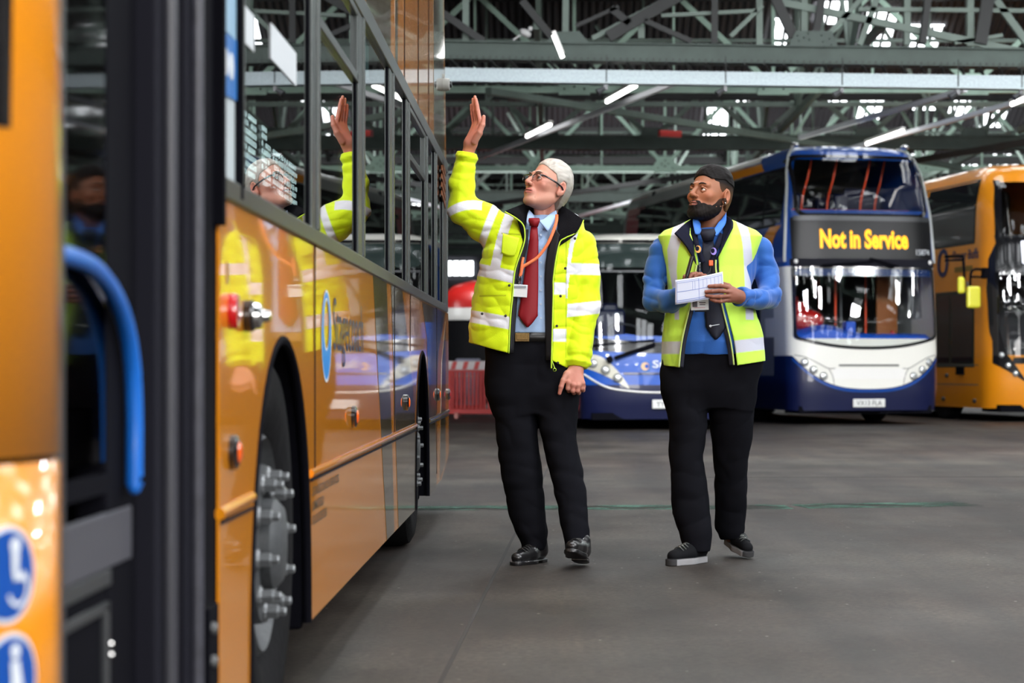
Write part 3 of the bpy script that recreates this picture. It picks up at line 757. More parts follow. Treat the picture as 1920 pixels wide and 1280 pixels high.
# logo and lettering
def ring(yc,zc,ro,ri,m,off,dz=0.0,n=40,dy=0.0):
    q=MB(); vs=[];fs=[]
    for i in range(n):
        a=2*PI*i/n
        vs.append((SX+off,yc+ro*math.cos(a),zc+ro*math.sin(a))); vs.append((SX+off,yc+dy+ri*math.cos(a),zc+dz+ri*math.sin(a)))
    for i in range(n): fs.append((2*i,2*((i+1)%n),2*((i+1)%n)+1,2*i+1))
    q.add(vs,fs); return bb(q,'logo_roundel',m)
ring(6.26,1.008,.136,.128,M_STICKW,.0018); ring(6.26,1.008,.128,.078,mat('logo_sky_blue',rgb(24,134,214),.35),.0018,.034); ring(6.26,1.042,.078,.071,M_STICKW,.0019)
ring(6.27,1.042,.071,.0695,mat('logo_teal',rgb(40,160,150),.35),.0018)
put_text('operator_lettering','Stagecoach',Vector((SX+.002,6.46,.915))-B0,(0,1,0),(0,0,1),1.02,.215,mat('logo_navy',rgb(20,34,84),.35),bus,bold=-.004)
ink=mat('legal_ink',rgb(78,66,52),.5)
for t,z,w in (('STAGECOACH SERVICES',.560,.74),('LIMITED',.520,.30),('GLOUCESTER',.480,.38)):
    put_text('legal_lettering',t,Vector((SX+.002,5.89,z))-B0,(0,1,0),(0,0,1),w,.026,ink,bus,bold=.02)
# round blue mandatory signs on the front corner
def on_corner(s,z,off): return corner(s/R,z,off)
def sign(sc,zc,name,glyph):
    q=MB()
    for (ro,m_i,off) in ((.062,1,.0075),(.056,0,.009)):
        vs=[on_corner(sc,zc,off)]+[on_corner(sc-ro*math.cos(2*PI*i/40),zc+ro*math.sin(2*PI*i/40),off) for i in range(40)]
        q.add(vs,[(0,i+1,(i+1)%40+1) for i in range(40)],m_i)
    for poly in glyph:
        q.add([on_corner(sc-u,zc+v,.0105) for u,v in poly],[tuple(range(len(poly)))],1)
    bb(q,name,[M_STICKBLUE,M_STICKW])
def disc(u,v,r,n=16): return [(u+r*math.cos(2*PI*i/n),v+r*math.sin(2*PI*i/n)) for i in range(n)]
def arcband(u,v,r0,r1,a0,a1,n=16): return [(u+r1*math.cos(a0+(a1-a0)*i/n),v+r1*math.sin(a0+(a1-a0)*i/n)) for i in range(n+1)]+[(u+r0*math.cos(a1-(a1-a0)*i/n),v+r0*math.sin(a1-(a1-a0)*i/n)) for i in range(n+1)]
sign(.166,.657,'wheelchair_sign',[disc(.012,.036,.011),[(.004,.026),(.02,.026),(.018,-.002),(.006,-.002)],[(.008,.002),(.034,-.002),(.034,-.009),(.008,-.008)],arcband(.018,-.018,.018,.024,-2.8,1.2)])
sign(.160,.522,'pedestrian_sign',[disc(.006,.038,.010),[(-.004,.026),(.014,.026),(.020,.002),(.026,-.03),(.018,-.032),(.008,-.006),(-.006,-.034),(-.014,-.03),(-.002,.0)]])
# doorway: frame posts, glazed leaf, handrail, step box
def post(y0,y1,x,d,m,z0=.24,z1=HEAD,n='door_post',bev=.006):
    q=MB(); q.box((x-d/2,(y0+y1)/2,(z0+z1)/2),(d,y1-y0,z1-z0)); bb(q,n,m,bevel=bev)
post(2.845,2.893,SX+.002,.05,mat('door_edge_grey',(.05,.05,.055),.35))
post(3.36,3.60,-.700,.05,M_BLACK); post(3.60,3.70,-.665,.05,M_DARK); post(3.72,3.88,-.69,.05,M_BLACK); post(3.88,3.97,-.662,.05,M_DARK); post(3.98,4.25,-.668,.06,M_BLACK)
q=MB(); q.tube([(-.655,3.665,.24),(-.655,3.665,HEAD)],.014,12); bb(q,'door_seal',mat('door_seal_rubber',(.045,.045,.055),.35),smooth=True)
q=MB(); q.tube([(-.652,3.93,.24),(-.652,3.93,HEAD)],.013,12); bb(q,'door_seal',mat('door_seal_rubber2',(.05,.05,.065),.4,noise=(30,.5,5)),smooth=True)
q=MB(); q.box((-.662,4.1,.38),(.03,.12,.16)); bb(q,'hinge_plate',M_BLACK,bevel=.004)
for z in (.42,.357):
    q=MB(); q.lathe([(.012,0),(.012,.008),(.006,.012),(0,.012)],(-.648,4.07,z),(1,0,0),12); bb(q,'hinge_bolt',M_STEEL)
q=MB(); q.box((-.705,3.13,1.47),(.006,.50,1.4)); bb(q,'door_glass',glass('smoked_door_glass',(.12,.12,.17),1.10,.04))
q=MB(); q.box((-.71,3.13,.735),(.02,.5,.03)); bb(q,'door_leaf_rail',M_BLACK); q=MB(); q.box((-.71,3.13,2.18),(.02,.5,.04)); bb(q,'door_leaf_rail',M_BLACK)
q=MB(); q.box((-.703,3.30,.645),(.012,.50,.088)); bb(q,'kick_panel',mat('kick_panel_grey',(.075,.075,.09),.4),bevel=.003)
q=MB(); q.box((-.712,3.13,.50),(.02,.5,.20)); bb(q,'lower_door_panel',M_BLACK)
q=MB()
for (y0,y1,z0,z1) in ((2.9,3.37,.575,.60),(2.93,3.35,.535,.55),(2.93,3.35,.405,.42),(3.33,3.36,.40,.55),(2.93,2.95,.40,.55)): q.box((-.700,(y0+y1)/2,(z0+z1)/2),(.012,y1-y0,z1-z0))
bb(q,'door_step_frame',M_DARKGREY,bevel=.002)
for z in (.485,.468):
    q=MB(); q.sphere((-.69,3.345,z),.005,8,6); bb(q,'step_screw',M_CHROME)
hp=crom([(-.682,2.88,1.074),(-.682,3.02,1.075),(-.682,3.18,1.066),(-.682,3.32,1.035),(-.682,3.42,.985),(-.682,3.475,.92),(-.682,3.492,.84),(-.682,3.492,.77),(-.682,3.492,.724)],40)
q=MB(); q.tube(hp,.0145,14); q.sphere(hp[-1],(.012,.0145,.0145)); hr=bb(q,'handrail',M_HANDBLUE,smooth=True)
for z in (.900,.735):
    q=MB(); q.lathe([(.0045,0),(.0045,.003),(0,.003)],(-.669,3.485,z),(1,0,0),10); p=q.build('handrail_bolt',M_BLACK,hr); p.data.transform(Matrix.Translation(-B0))
# interior glimpsed through the glass
q=MB(); q.tube([(-1.1,3.3,.4),(-1.1,3.3,2.2)],.017,10); q.tube([(-1.0,3.5,2.05),(-1.0,6,2.05)],.017,10)
q.tube(crom([(-.95,3.2,1.98),(-.95,3.35,1.93),(-.95,3.5,1.93),(-.95,3.6,2.0)],12),.017,8); bb(q,'grab_pole',mat('yellow_grab_pole',rgb(220,150,20),.35),smooth=True)
for i in range(6):
    q=MB(); y=6.3+i*.85; q.box((-1.15,y,.85),(.42,.42,.1)); q.box((-1.15,y+.22,1.2),(.42,.08,.68)); bb(q,'passenger_seat',M_NAVY,bevel=.03)
# camera on the rear top corner, slatted vent
q=MB(); q.lathe([(0,0),(.038,0),(.04,.05),(.036,.07),(.024,.075),(0,.072)],(SX-.03,13.05,2.64),(1,-.12,0),20); q.box((SX-.02,13.06,2.68),(.06,.05,.05)); o=bb(q,'corner_camera',mat('camera_housing',(.33,.33,.31),.4),smooth=True)
q=MB(); q.lathe([(.022,.074),(.018,.084),(0,.088)],(SX-.03,13.05,2.64),(1,-.12,0),16); p=q.build('lens',M_BLACKGLOSS,o,smooth=True); p.data.transform(Matrix.Translation(-B0))
for i in range(5):
    q=MB(); q.prism([(SX+.003,12.75,2.17-i*.05),(SX+.003,13.15,2.12-i*.05),(SX+.003,13.15,2.09-i*.05),(SX+.003,12.75,2.14-i*.05)],(.008,0,0)); bb(q,'vent_slat',mat('vent_brown',rgb(120,62,10),.5))
# ================================================================== parked buses in the background (built in their own frame: x across, y to the rear, front at y = 0)
M_INT=mat('bus_interior',(.03,.032,.038),.7)
M_DASH=mat('dashboard_blue',rgb(20,84,196),.4)
class BusShape:
    def __init__(s,L,ztop,wf,ff,D=.42,n=3.2):
        s.L=L; s.zt=ztop; s.wf=wf; s.ff=ff; s.D=D; s.n=n
    def w(s,z): return float(np.interp(z,[a for a,b in s.wf],[b for a,b in s.wf]))
    def f(s,z): return float(np.interp(z,[a for a,b in s.ff],[b for a,b in s.ff]))
    def front(s,x,z,off=0.0):
        w=s.w(z); t=min(abs(x)/w,1.0)
        y=s.f(z)+s.D*(1-(1-t**s.n)**(1/s.n))
        p=Vector((x,y,z))
        if off:
            e=.01; q=Vector((x+e,s.f(z)+s.D*(1-(1-min(abs(x+e)/w,1)**s.n)**(1/s.n)),z)); 
            r=Vector((x,s.f(z+e)+s.D*(1-(1-min(abs(x)/s.w(z+e),1)**s.n)**(1/s.n)),z+e))
            n=(q-p).cross(r-p).normalized()
            if n.y>0: n=-n
            p=p+n*off
        return p
    def side(s,sg,y,z,off=0.0): return Vector((sg*(s.w(z)+off),y,z))
    def outline(s,z,nf=30):
        w=s.w(z); P=[]
        y0=s.f(z)+s.D
        P.append(Vector((-w+.06,s.L,z)))
        for i in range(24): P.append(Vector((-w,s.L-.06-(s.L-.06-y0)*i/23,z)))
        for i in range(1,nf*2):
            a=-PI/2+PI*i/(2*nf); x=w*math.copysign(abs(math.sin(a))**.8,math.sin(a)); P.append(s.front(x,z))
        for i in range(24): P.append(Vector((w,y0+(s.L-.06-y0)*i/23,z)))
        P.append(Vector((w-.06,s.L,z)))
        return P
    def body(s,name,zs,colf,mats,parent,hole=None):
        rows=[s.outline(z) for z in zs]; mb=MB()
        m=len(rows[0]); vs=[p for r in rows for p in r]; fs=[];mi=[]
        for i in range(len(rows)-1):
            for j in range(m):
                k=(j+1)%m; a,b,c,d=rows[i][j],rows[i][k],rows[i+1][k],rows[i+1][j]; ce=(a+b+c+d)/4
                if hole and hole(ce): continue
                fs.append((i*m+j,i*m+k,(i+1)*m+k,(i+1)*m+j)); mi.append(colf(ce))
        fs.append(tuple(range((len(rows)-1)*m,len(rows)*m))); mi.append(colf(Vector((0,s.L/2,s.zt))))
        b0=len(mb.v); mb.v=[tuple(v) for v in vs]; mb.f=[list(f) for f in fs]; mb.m=mi
        return mb.build(name,mats,parent,smooth=True)
    def fpatch(s,name,xz,m,parent,off=.006,nu=24,nv=12):
        P=[[s.front(*xz(i/nu,j/nv),off) for j in range(nv+1)] for i in range(nu+1)]
        mb=MB(); mb.grid(P); return mb.build(name,m,parent,smooth=True,auto=False)
    def spatch(s,name,yz,m,parent,sg=-1,off=.006,nu=8,nv=6):
        P=[[s.side(sg,*yz(i/nu,j/nv),off) for j in range(nv+1)] for i in range(nu+1)]
        mb=MB(); mb.grid(P); return mb.build(name,m,parent,smooth=True,auto=False)
    def frect(s,x0,x1,zb,zt,r=.06):
        """rounded window outline; zb, zt may be functions of x"""
        B=zb if callable(zb) else (lambda x:zb); T=zt if callable(zt) else (lambda x:zt)
        def g(a,b):
            # crowd samples near the ends for the rounding
            x=x0+(x1-x0)*(.5-.5*math.cos(PI*a)); e=min(x-x0,x1-x); c=0
            if e<r: c=r-math.sqrt(max(0,r*r-(r-e)**2))
            return x,(B(x)+c)+((T(x)-c)-(B(x)+c))*b
        return g
    def srect(s,y0,y1,z0,z1,sl=0.0):
        return lambda a,b:(y0+(y1-y0)*a+sl*b,z0+(z1-z0)*b)
def lampset(sh,x,z,r,parent,off=.012):
    p=sh.front(x,z,off); q=sh.front(x,z,off+.1); n=(q-p).normalized()
    o=MB(); o.lathe([(r*1.12,0),(r*1.12,.012),(r,.016)],p,n,20); ob=o.build('headlamp',M_DARKGREY,parent,smooth=True)
    o=MB(); o.lathe([(r,.004),(r*.9,.012),(r*.45,.02),(0,.022)],p,n,20); o.build('lens',mat('lamp_lens',(.75,.78,.78),.08,metal=.6,coat=1),ob,smooth=True)
def wheelset(L,parent,xw,ys):
    for y in ys:
        for sg in (-1,1):
            m=MB(); x=sg*xw; m.lathe([(.0,-.02),(.25,-.02),(.27,0),(.44,0),(.48,-.04),(.48,-.26),(.3,-.28)],(x,y,.48),(sg,0,0),32); m.build('wheel',mat('tyre_rubber'),parent,smooth=True)
def plate(sh,txt,x,z,parent,w=.53,h=.125):
    m=MB(); y=min(sh.front(x-w/2,z,.02).y,sh.front(x,z,.02).y)-.01
    m.box((x,y,z),(w,.012,h)); o=m.build('number_plate',M_PLATE,parent,bevel=.01)
    put_text('plate_characters',txt,(x-w*.39,y-.008,z-h*.30),(1,0,0),(0,0,1),w*.78,h*.60,M_INK,o,bold=.0)
def seat(parent,x,y,z,m,w=.46):
    q=MB(); q.box((x,y,z+.42),(w,.45,.12)); q.box((x,y+.24,z+.80),(w,.1,.75)); q.box((x,y+.25,z+1.2),(w*.55,.09,.14)); return q.build('bus_seat',m,parent,bevel=.04,smooth=True)
M_POLE=mat('orange_grab_pole',rgb(226,70,20),.35)

# ---- blue double-decker "Not in Service"
S2=BusShape(10.9,4.36,[(.2,1.235),(.6,1.255),(2.6,1.255),(3.3,1.21),(3.9,1.13),(4.15,1.06),(4.28,.97),(4.34,.84),(4.36,.72)],
  [(.2,.06),(.55,0),(1.1,.02),(1.6,.05),(2.45,.16),(2.6,.17),(3.2,.22),(3.7,.34),(4.1,.52),(4.25,.66),(4.33,.90),(4.36,1.1)])
b2=empty('double_decker_bus',(at(1629,700,33.4).x,33.35,0),math.radians(12.5),label='blue and white double-decker bus showing Not in Service above its windscreen',cat='bus')
zs=[.22,.3,.42,.55,.7,.85,1.0,1.06,1.15,1.3]+[1.45+.1*i for i in range(10)]+[2.43,2.5,2.56,2.7,2.9,3.1,3.2]+[3.3+.08*i for i in range(10)]+[4.1,4.15,4.2,4.25,4.29,4.32,4.34,4.36]
def hole2(p):
    if p.y<S2.f(p.z)+.25 and abs(p.x)<S2.w(p.z)*.93: return (1.32<p.z<2.38) or (3.28<p.z<4.08)
    return False
def col2(p):
    fr=p.y<S2.f(p.z)+S2.D+.02
    if p.z<1.04: return 1
    if 1.04<=p.z<2.46: return 2 if p.y<1.15 else 3
    if fr: return 0
    if p.z>4.2 and p.y>2.3: return 2
    return 0 if p.y<3.2 else 3
S2.body('body',zs,col2,[M_DEEPBLUE,M_NAVY,M_CREAM,mat('pale_grey_paint',rgb(168,172,170),.3,coat=.6)],b2,hole2)
# curved white grin under the windscreen
def g2(a,b):
    x=-1.20+2.40*(.5-.5*math.cos(PI*a)); t=abs(x)/1.20
    zt=1.32; zb=.55+.50*t**3.0+.02*t
    return x,zb+(zt-zb)*b
S2.fpatch('white_front_panel',g2,M_CREAM,b2,.006,60,14)
S2.fpatch('bumper_lip',lambda a,b:((-1.19+2.38*(.5-.5*math.cos(PI*a))),.55+.50*(abs(-1.19+2.38*(.5-.5*math.cos(PI*a)))/1.2)**3-.05+.045*b),M_DEEPBLUE,b2,.014,60,4)
S2.fpatch('grille_slot',S2.frect(-.50,.50,lambda x:.895,lambda x:.925,.014),mat('panel_shadow_gap',(.12,.12,.11),.6),b2,.011,30,3)
S2.fpatch('grille_recess',S2.frect(-.60,.60,lambda x:.70,lambda x:.87,.07),M_WHITE,b2,.014,30,8)
def curve(sh,pts,r,m,name,parent,off=.008,n=40):
    q=MB(); q.tube([sh.front(p.x,p.z,off) for p in crom([(a,0,b) for a,b in pts],n)],r,6); return q.build(name,m,parent,smooth=True)
M_SEAM=mat('seam_grey',(.14,.14,.13),.6)
for sg in (-1,1):
    curve(S2,[(sg*1.17,1.07),(sg*1.0,1.03),(sg*.8,.93),(sg*.68,.87),(sg*.6,.86)],.006,M_SEAM,'panel_seam',b2)
    curve(S2,[(sg*.66,.86),(sg*.60,.75),(sg*.57,.58)],.005,M_SEAM,'panel_seam',b2)
    for x,z in ((1.03,.955),(.90,.84),(.745,.745)): lampset(S2,sg*x,z,.055,b2)
curve(S2,[(-.6,.865),(0,.85),(.6,.865)],.006,M_SEAM,'panel_seam',b2)
WSB=lambda x:1.155+.16*(abs(x)/1.16)**2.2
o=S2.fpatch('windscreen',S2.frect(-1.165,1.165,WSB,2.43,.05),M_GLASS_CLEAR,b2,.02,60,20)
# black surround ring of both screens
def border(sh,x0,x1,zb,zt,t,name,parent,off=.024,r=.05):
    g=sh.frect(x0,x1,zb,zt,r); gi=sh.frect(x0+t,x1-t,(lambda x:zb(x)+t) if callable(zb) else zb+t,(zt-t),r)
    for lab,fn in (('b',lambda a,b:(g(a,0)[0]*(1-b)+gi(a,0)[0]*b,g(a,0)[1]*(1-b)+gi(a,0)[1]*b)),('t',lambda a,b:(g(a,1)[0]*(1-b)+gi(a,1)[0]*b,g(a,1)[1]*(1-b)+gi(a,1)[1]*b)),
                   ('l',lambda a,b:(g(0,a)[0]*(1-b)+gi(0,a)[0]*b,g(0,a)[1]*(1-b)+gi(0,a)[1]*b)),('r',lambda a,b:(g(1,a)[0]*(1-b)+gi(1,a)[0]*b,g(1,a)[1]*(1-b)+gi(1,a)[1]*b))):
        sh.fpatch(name,fn,M_BLACKGLOSS,parent,off,40,2)
border(S2,-1.17,1.17,WSB,2.43,.045,'windscreen_border',b2)
UZB=3.19
S2.fpatch('upper_windscreen',S2.frect(-1.08,1.08,UZB,lambda x:4.17-.10*(abs(x)/1.1)**3,.12),M_GLASS_CLEAR,b2,.02,50,20)
border(S2,-1.09,1.09,UZB,4.16,.05,'upper_windscreen_border',b2,.024,.12)
S2.fpatch('destination_box',S2.frect(-1.16,1.16,2.53,3.19,.04),mat('display_black',(.005,.005,.006),.35,spec=.3),b2,.016,40,8)
S2.fpatch('upper_screen_rail',S2.frect(-1.12,1.12,3.13,3.20,.01),M_DARKGREY,b2,.03,40,2)
S2.fpatch('screen_divider',S2.frect(-1.18,1.18,2.42,2.545,.02),M_DARK,b2,.03,40,3)
S2.fpatch('blue_sun_strip',S2.frect(-1.13,1.13,2.28,2.41,.02),mat('tint_strip_blue',(.01,.03,.12),.1),b2,.012,40,3)
put_text('destination_text','Not in Service',(0,0,0),0,0,1.46,.30,M_LED,b2,bold=.04,surf=lambda a,b:S2.front(-.74+a,2.70+b,.024))
b2.scale=(1,1,1.022)
for c in [o for o in bpy.data.objects if o.name.startswith('destination_text')]: pass
put_text('fleet_number','15874',(0,0,0),0,0,.24,.085,M_STICKW,b2,bold=.0,surf=lambda a,b:S2.front(.86+a,2.615+b,.022))
plate(S2,'VX13 FLA',0,.335,b2)
m=MB(); m.box((0,.5,.23),(2.2,.7,.12)); m.box((.35,.02,.19),(.35,.03,.03),mi=0); m.build('underrun',M_BLACK,b2)
# edge mouldings from roof to belt, wiper arms, marker lamps
for sg in (-1,1):
    q=MB(); q.tube([S2.front(sg*S2.w(z)*.985,z,.012) for z in [2.5+.1*i for i in range(17)]+[4.15,4.25,4.31]],.026,8); q.build('edge_moulding',mat('pale_grey_paint'),b2,smooth=True)
    q=MB(); q.sphere((sg*.93,.86,4.34),(.07,.1,.045),12,8); q.build('roof_marker',M_CHROME,b2,smooth=True)
    q=MB(); q.sphere(S2.front(sg*1.10,2.50,.03),(.035,.02,.035),10,8); q.build('marker_lamp',M_TUBE if False else mat('clear_lens',(.8,.8,.8),.1),b2,smooth=True)
q=MB(); q.bar((0.05,.10,2.55),(.5,.05,2.43),.03,.035); q.bar((.1,.10,2.5),(-.75,.07,2.44),.02,.03); q.build('wiper_arm',M_BLACK,b2)
# interior
m=MB(); m.box((0,5.4,2.52),(2.3,10,.1)); m.box((0,5.4,.42),(2.3,10,.1)); m.build('deck_floor',M_INT,b2)
m=MB(); 
P=[]
for i in range(25):
    x=-1.15+2.3*i/24; hz=1.40+.14*math.exp(-((x+.62)/.38)**2)
    P.append([Vector((x,S2.front(x*.98,1.3).y+.05,1.22)),Vector((x,S2.front(x*.98,1.3).y+.12,hz-.08)),Vector((x,S2.front(x*.98,1.3).y+.35,hz)),Vector((x,1.3,hz-.05))])
m.grid(P); m.build('dashboard',M_DASH,b2,smooth=True)
m=MB(); m.box((-.13,.55,1.42),(.16,.2,.34)); m.build('ticket_machine',M_DASH,b2,bevel=.02)
m=MB(); m.box((-.38,.45,1.30),(.34,.03,.18)); m.build('dash_paper',M_STICKW,b2)
m=MB(); m.lathe([(.24,0),(.26,.015),(.24,.03),(.22,.015),(.24,0)],(-.45,.75,1.52),(0,-.5,1),32); m.cyl((-.45,.75,1.52),(-.45,.95,1.25),.03,8); m.bar((-.68,.75,1.53),(-.22,.75,1.53),.03,.02); m.build('steering_wheel',M_DARKGREY,b2,smooth=True)
q=seat(b2,-.75,1.35,.75,M_RED,.5)
m=MB(); m.sphere((-.74,.85,1.62),(.30,.12,.16),16,10); m.build('red_bag',M_RED,b2,smooth=True)
for x,y in ((-.12,1.2),(.55,1.6),(-.2,3.0),(.6,4)):
    m=MB(); m.tube([(x,y,.5),(x,y,2.4)],.018,8); m.build('grab_pole',M_POLE,b2)
m=MB(); m.box((.82,1.35,1.85),(.36,.05,1.05)); m.build('cab_partition',mat('brown_partition',rgb(150,84,24),.5),b2,bevel=.01)
m=MB(); m.box((.05,1.8,1.6),(.03,.8,1.5)); m.build('partition_rail',M_DARKGREY,b2)
m=MB(); m.sphere((.62,.6,1.42),.035,10,8); m.build('red_knob',M_RED,b2)
for i in range(3):
    for x in (-.72,.72): seat(b2,x,2.2+i*.9,2.55,M_NAVY,.85)
m=MB(); m.tube([(-1.0,.85,3.33),(1.0,.85,3.33)],.02,8); m.build('front_rail',M_POLE,b2)
for x,y in ((-.72,1.2),(-.25,1.3),(.3,1.25),(.72,1.7),(-.5,2.8)):
    m=MB(); m.tube(crom([(x,y,2.9),(x+.03,y,3.5),(x+.14,y+.05,3.85),(x+.2,y,4.2)],10),.018,8); m.build('grab_pole',M_POLE,b2)
m=MB(); m.box((0,9,3.4),(2.1,.1,1.7)); m.box((0,7,1.5),(2.1,.1,1.8)); m.build('rear_bulkhead',M_INT,b2)
wheelset(10.9,b2,1.2,(2.55,8.3))
# flank facing the camera side: dark windows, swoosh panels
yy=[1.0,1.75,3.15,4.55,5.95,7.35,8.75,9.9]
S2.spatch('upper_side_window',lambda a,b:(.62+.36*(1-b)*0+.9*a+(.28*(b-.5)**2 if a<.5 else 0),3.12+.88*b),M_SIDEGLASS,b2,-1,.008,10,10)
for i in range(len(yy)-1):
    if i==0: continue
    S2.spatch('upper_side_window',S2.srect(yy[i]-.15,yy[i+1]-.22,3.12,3.95),M_SIDEGLASS,b2,-1,.008)
S2.spatch('window_band',S2.srect(.95,9.9,3.08,4.0),mat('window_band_black',(.012,.012,.014),.25),b2,-1,.004)
for i in range(7):
    y=1.6+i*1.35
    S2.spatch('lower_side_window',S2.srect(y,y+1.25,1.40,2.42),M_SIDEGLASS,b2,-1,.008)
S2.spatch('orange_sweep',lambda a,b:(1.0+.55*a+.0+2.0*(1-b)**.6*.32-.35,2.46+.62*b),M_ORANGE_FAR,b2,-1,.006)
S2.spatch('orange_roof_sweep',lambda a,b:(1.9+2.3*a+.25*b,4.02+.15*b),M_ORANGE_FAR,b2,-1,.006)
S2.spatch('grey_lower_panel',S2.srect(.9,9.5,.75,1.35),mat('mid_grey_paint',rgb(110,112,116),.35,coat=.5),b2,-1,.006)
S2.spatch('red_rear_sweep',lambda a,b:(9.4+1.3*a+.5*b*0-.5*(1-b)**2,2.6+1.6*b),mat('rose_paint',rgb(186,70,84),.35,coat=.5),b2,-1,.006)
q=MB(); 
q.box((1.33,.75,.62),(.02,.10,.38)); q.build('side_reflector',mat('pale_lilac',rgb(170,180,226),.4),b2)

# ---- orange double-decker at the right
S3=BusShape(10.9,4.32,[(.2,1.235),(.6,1.26),(2.6,1.26),(3.6,1.22),(4.0,1.15),(4.18,1.07),(4.28,.93),(4.32,.8)],
  [(.2,.10),(.5,.02),(1.1,.0),(1.9,.04),(2.5,.10),(3.0,.18),(3.9,.40),(4.15,.55),(4.27,.75),(4.32,.95)],D=.62,n=2.6)
b3=empty('double_decker_bus',(at(1996,700,35.3).x,35.1,0),math.radians(11.0),label='orange double-decker bus with route number 10 on its flank, cut by the right edge',cat='bus')
zs3=[.22,.4,.6,.8,1.0]+[1.1+.12*i for i in range(25)]+[4.04,4.1,4.18,4.24,4.28,4.32]
def hole3(p):
    t=abs(p.x)/S3.w(p.z)
    return p.y<S3.f(p.z)+.4 and t<.86 and (1.05<p.z<2.55 or 3.05<p.z<3.95)
S3.body('body',zs3,lambda p:0,[M_ORANGE_FAR],b3,hole3)
xe=lambda z: float(np.interp(z,[.75,1.0,1.5,2.2,2.7,2.95,3.1,3.9],[.98,1.10,1.20,1.215,1.18,1.08,1.09,1.02]))
def w3(z0,z1,k=1.0):
    def g(a,b):
        z=z0+(z1-z0)*b; e=xe(z)*k; return (-e+2*e*(.5-.5*math.cos(PI*a))),z
    return g
S3.fpatch('windscreen_surround',lambda a,b:((lambda z:(-xe(z)*(1-2*(.5-.5*math.cos(PI*a))),z))(2.35+1.68*b)),M_BLACKGLOSS,b3,.008,40,24) if False else None
S3.fpatch('windscreen',w3(1.0,2.45),M_GLASS_CLEAR,b3,.02,50,20)
S3.fpatch('upper_windscreen',w3(3.05,3.98,.97),M_GLASS_CLEAR,b3,.02,50,16)
S3.fpatch('destination_box',w3(2.42,3.08),M_BLACKGLOSS,b3,.022,50,10)
for sg in (-1,1):
    S3.fpatch('windscreen_border',lambda a,b,sg=sg:((lambda z:(sg*(xe(z)-.13*a),z))(.98+1.5*b)),M_BLACKGLOSS,b3,.026,4,24)
    S3.fpatch('upper_windscreen_border',lambda a,b,sg=sg:((lambda z:(sg*(xe(z)*.99-.09*a),z))(3.02+.98*b)),M_BLACKGLOSS,b3,.026,4,16)
    S3.fpatch('headlamp_cluster',lambda a,b,sg=sg:(sg*(1.17-.50*a*(1-.55*b)-.0),(.72+.10*a*0+.42*b+.25*(1-a)*(1-.2*b)-.08*a)),M_BLACKGLOSS,b3,.018,12,10)
    for x,z in ((1.06,1.10),(.97,.93),(.86,.80)): lampset(S3,sg*x,z,.045,b3,.03)
S3.fpatch('lower_screen_band',S3.frect(-.9,.9,.96,1.06,.02),M_BLACKGLOSS,b3,.024,30,3)
S3.fpatch('route_display',S3.frect(-.72,.3,2.60,2.98,.02),mat('white_display',(0,0,0),.5,emit=(.85,.88,1),estr=2.0),b3,.030,20,4)
m=MB(); m.box((0,.55,.22),(2.2,.8,.12)); m.build('underrun',M_BLACK,b3)
m=MB(); m.box((0,5.4,2.52),(2.3,10,.1)); m.box((0,5.4,.42),(2.3,10,.1)); m.box((0,2.4,1.4),(2.3,.1,2)); m.box((0,5,3.4),(2.2,.1,1.6)); m.build('deck_floor',M_INT,b3)
m=MB(); m.box((0,1.1,1.1),(2.1,.5,.25)); m.build('dashboard',M_DARKGREY,b3,bevel=.05)
q=MB(); q.bar((-.9,.35,2.42),(-.2,.1,2.30),.04,.05); q.bar((-.3,.12,2.32),(-.35,.05,1.7),.03,.03); q.build('wiper_arm',M_BLACK,b3)
wheelset(10.9,b3,1.2,(2.55,8.3))
S3.spatch('upper_side_window',S3.srect(.95,3.2,3.02,4.02),M_SIDEGLASS,b3,-1,.008)
S3.spatch('upper_side_window',S3.srect(3.3,5.2,3.02,4.02),M_SIDEGLASS,b3,-1,.008)
S3.spatch('window_edge',S3.srect(.9,9.9,2.97,4.06),mat('window_band_black'),b3,-1,.004)
S3.spatch('door_glass',S3.srect(.95,1.9,.98,2.14),M_SIDEGLASS,b3,-1,.008)
S3.spatch('door_glass',S3.srect(2.0,2.55,.98,2.14),M_SIDEGLASS,b3,-1,.008)
S3.spatch('door_frame',S3.srect(.88,2.65,.90,2.2),mat('door_dark_green',(.02,.03,.02),.4),b3,-1,.004)
S3.spatch('panel_seam',S3.srect(.7,6,.60,.615),M_SEAM,b3,-1,.008)
S3.spatch('panel_seam',S3.srect(.7,6,.93,.945),M_SEAM,b3,-1,.008)
def side3(y0,z0): return lambda a,b: S3.side(-1,y0-a,z0+b,.010)
put_text('route_number','10',(0,0,0),0,0,.92,.50,mat('logo_navy'),b3,bold=.01,surf=side3(2.95,2.46))
put_text('route_name','Dover Buffs',(0,0,0),0,0,1.15,.17,mat('logo_navy'),b3,bold=.02,surf=side3(1.85,2.72))
put_text('route_detail','every 10',(0,0,0),0,0,.8,.11,mat('olive_ink',rgb(120,100,30),.5),b3,bold=.01,surf=side3(2.0,2.34)) if False else None
S3.spatch('route_detail_panel',S3.srect(.95,1.75,2.52,2.61),mat('olive_ink',rgb(132,104,40),.5),b3,-1,.008)
for z,y in ((.76,2.1),(.35,2.3),(.34,.9)):
    q=MB(); q.sphere(S3.side(-1,y,z,.01),(.03,.06,.04),8,6); q.build('side_marker',M_DARKGREY,b3)
q=MB(); q.box(S3.side(-1,1.5,.84,.01),(.02,.35,.13)); q.build('fuel_flap',M_BLACK,b3)
q=MB(); q.lathe([(.05,0),(.05,.02),(.0,.03)],S3.side(-1,1.15,2.30,.0),(-1,0,0),12); q.build('side_lamp',M_CHROME,b3)
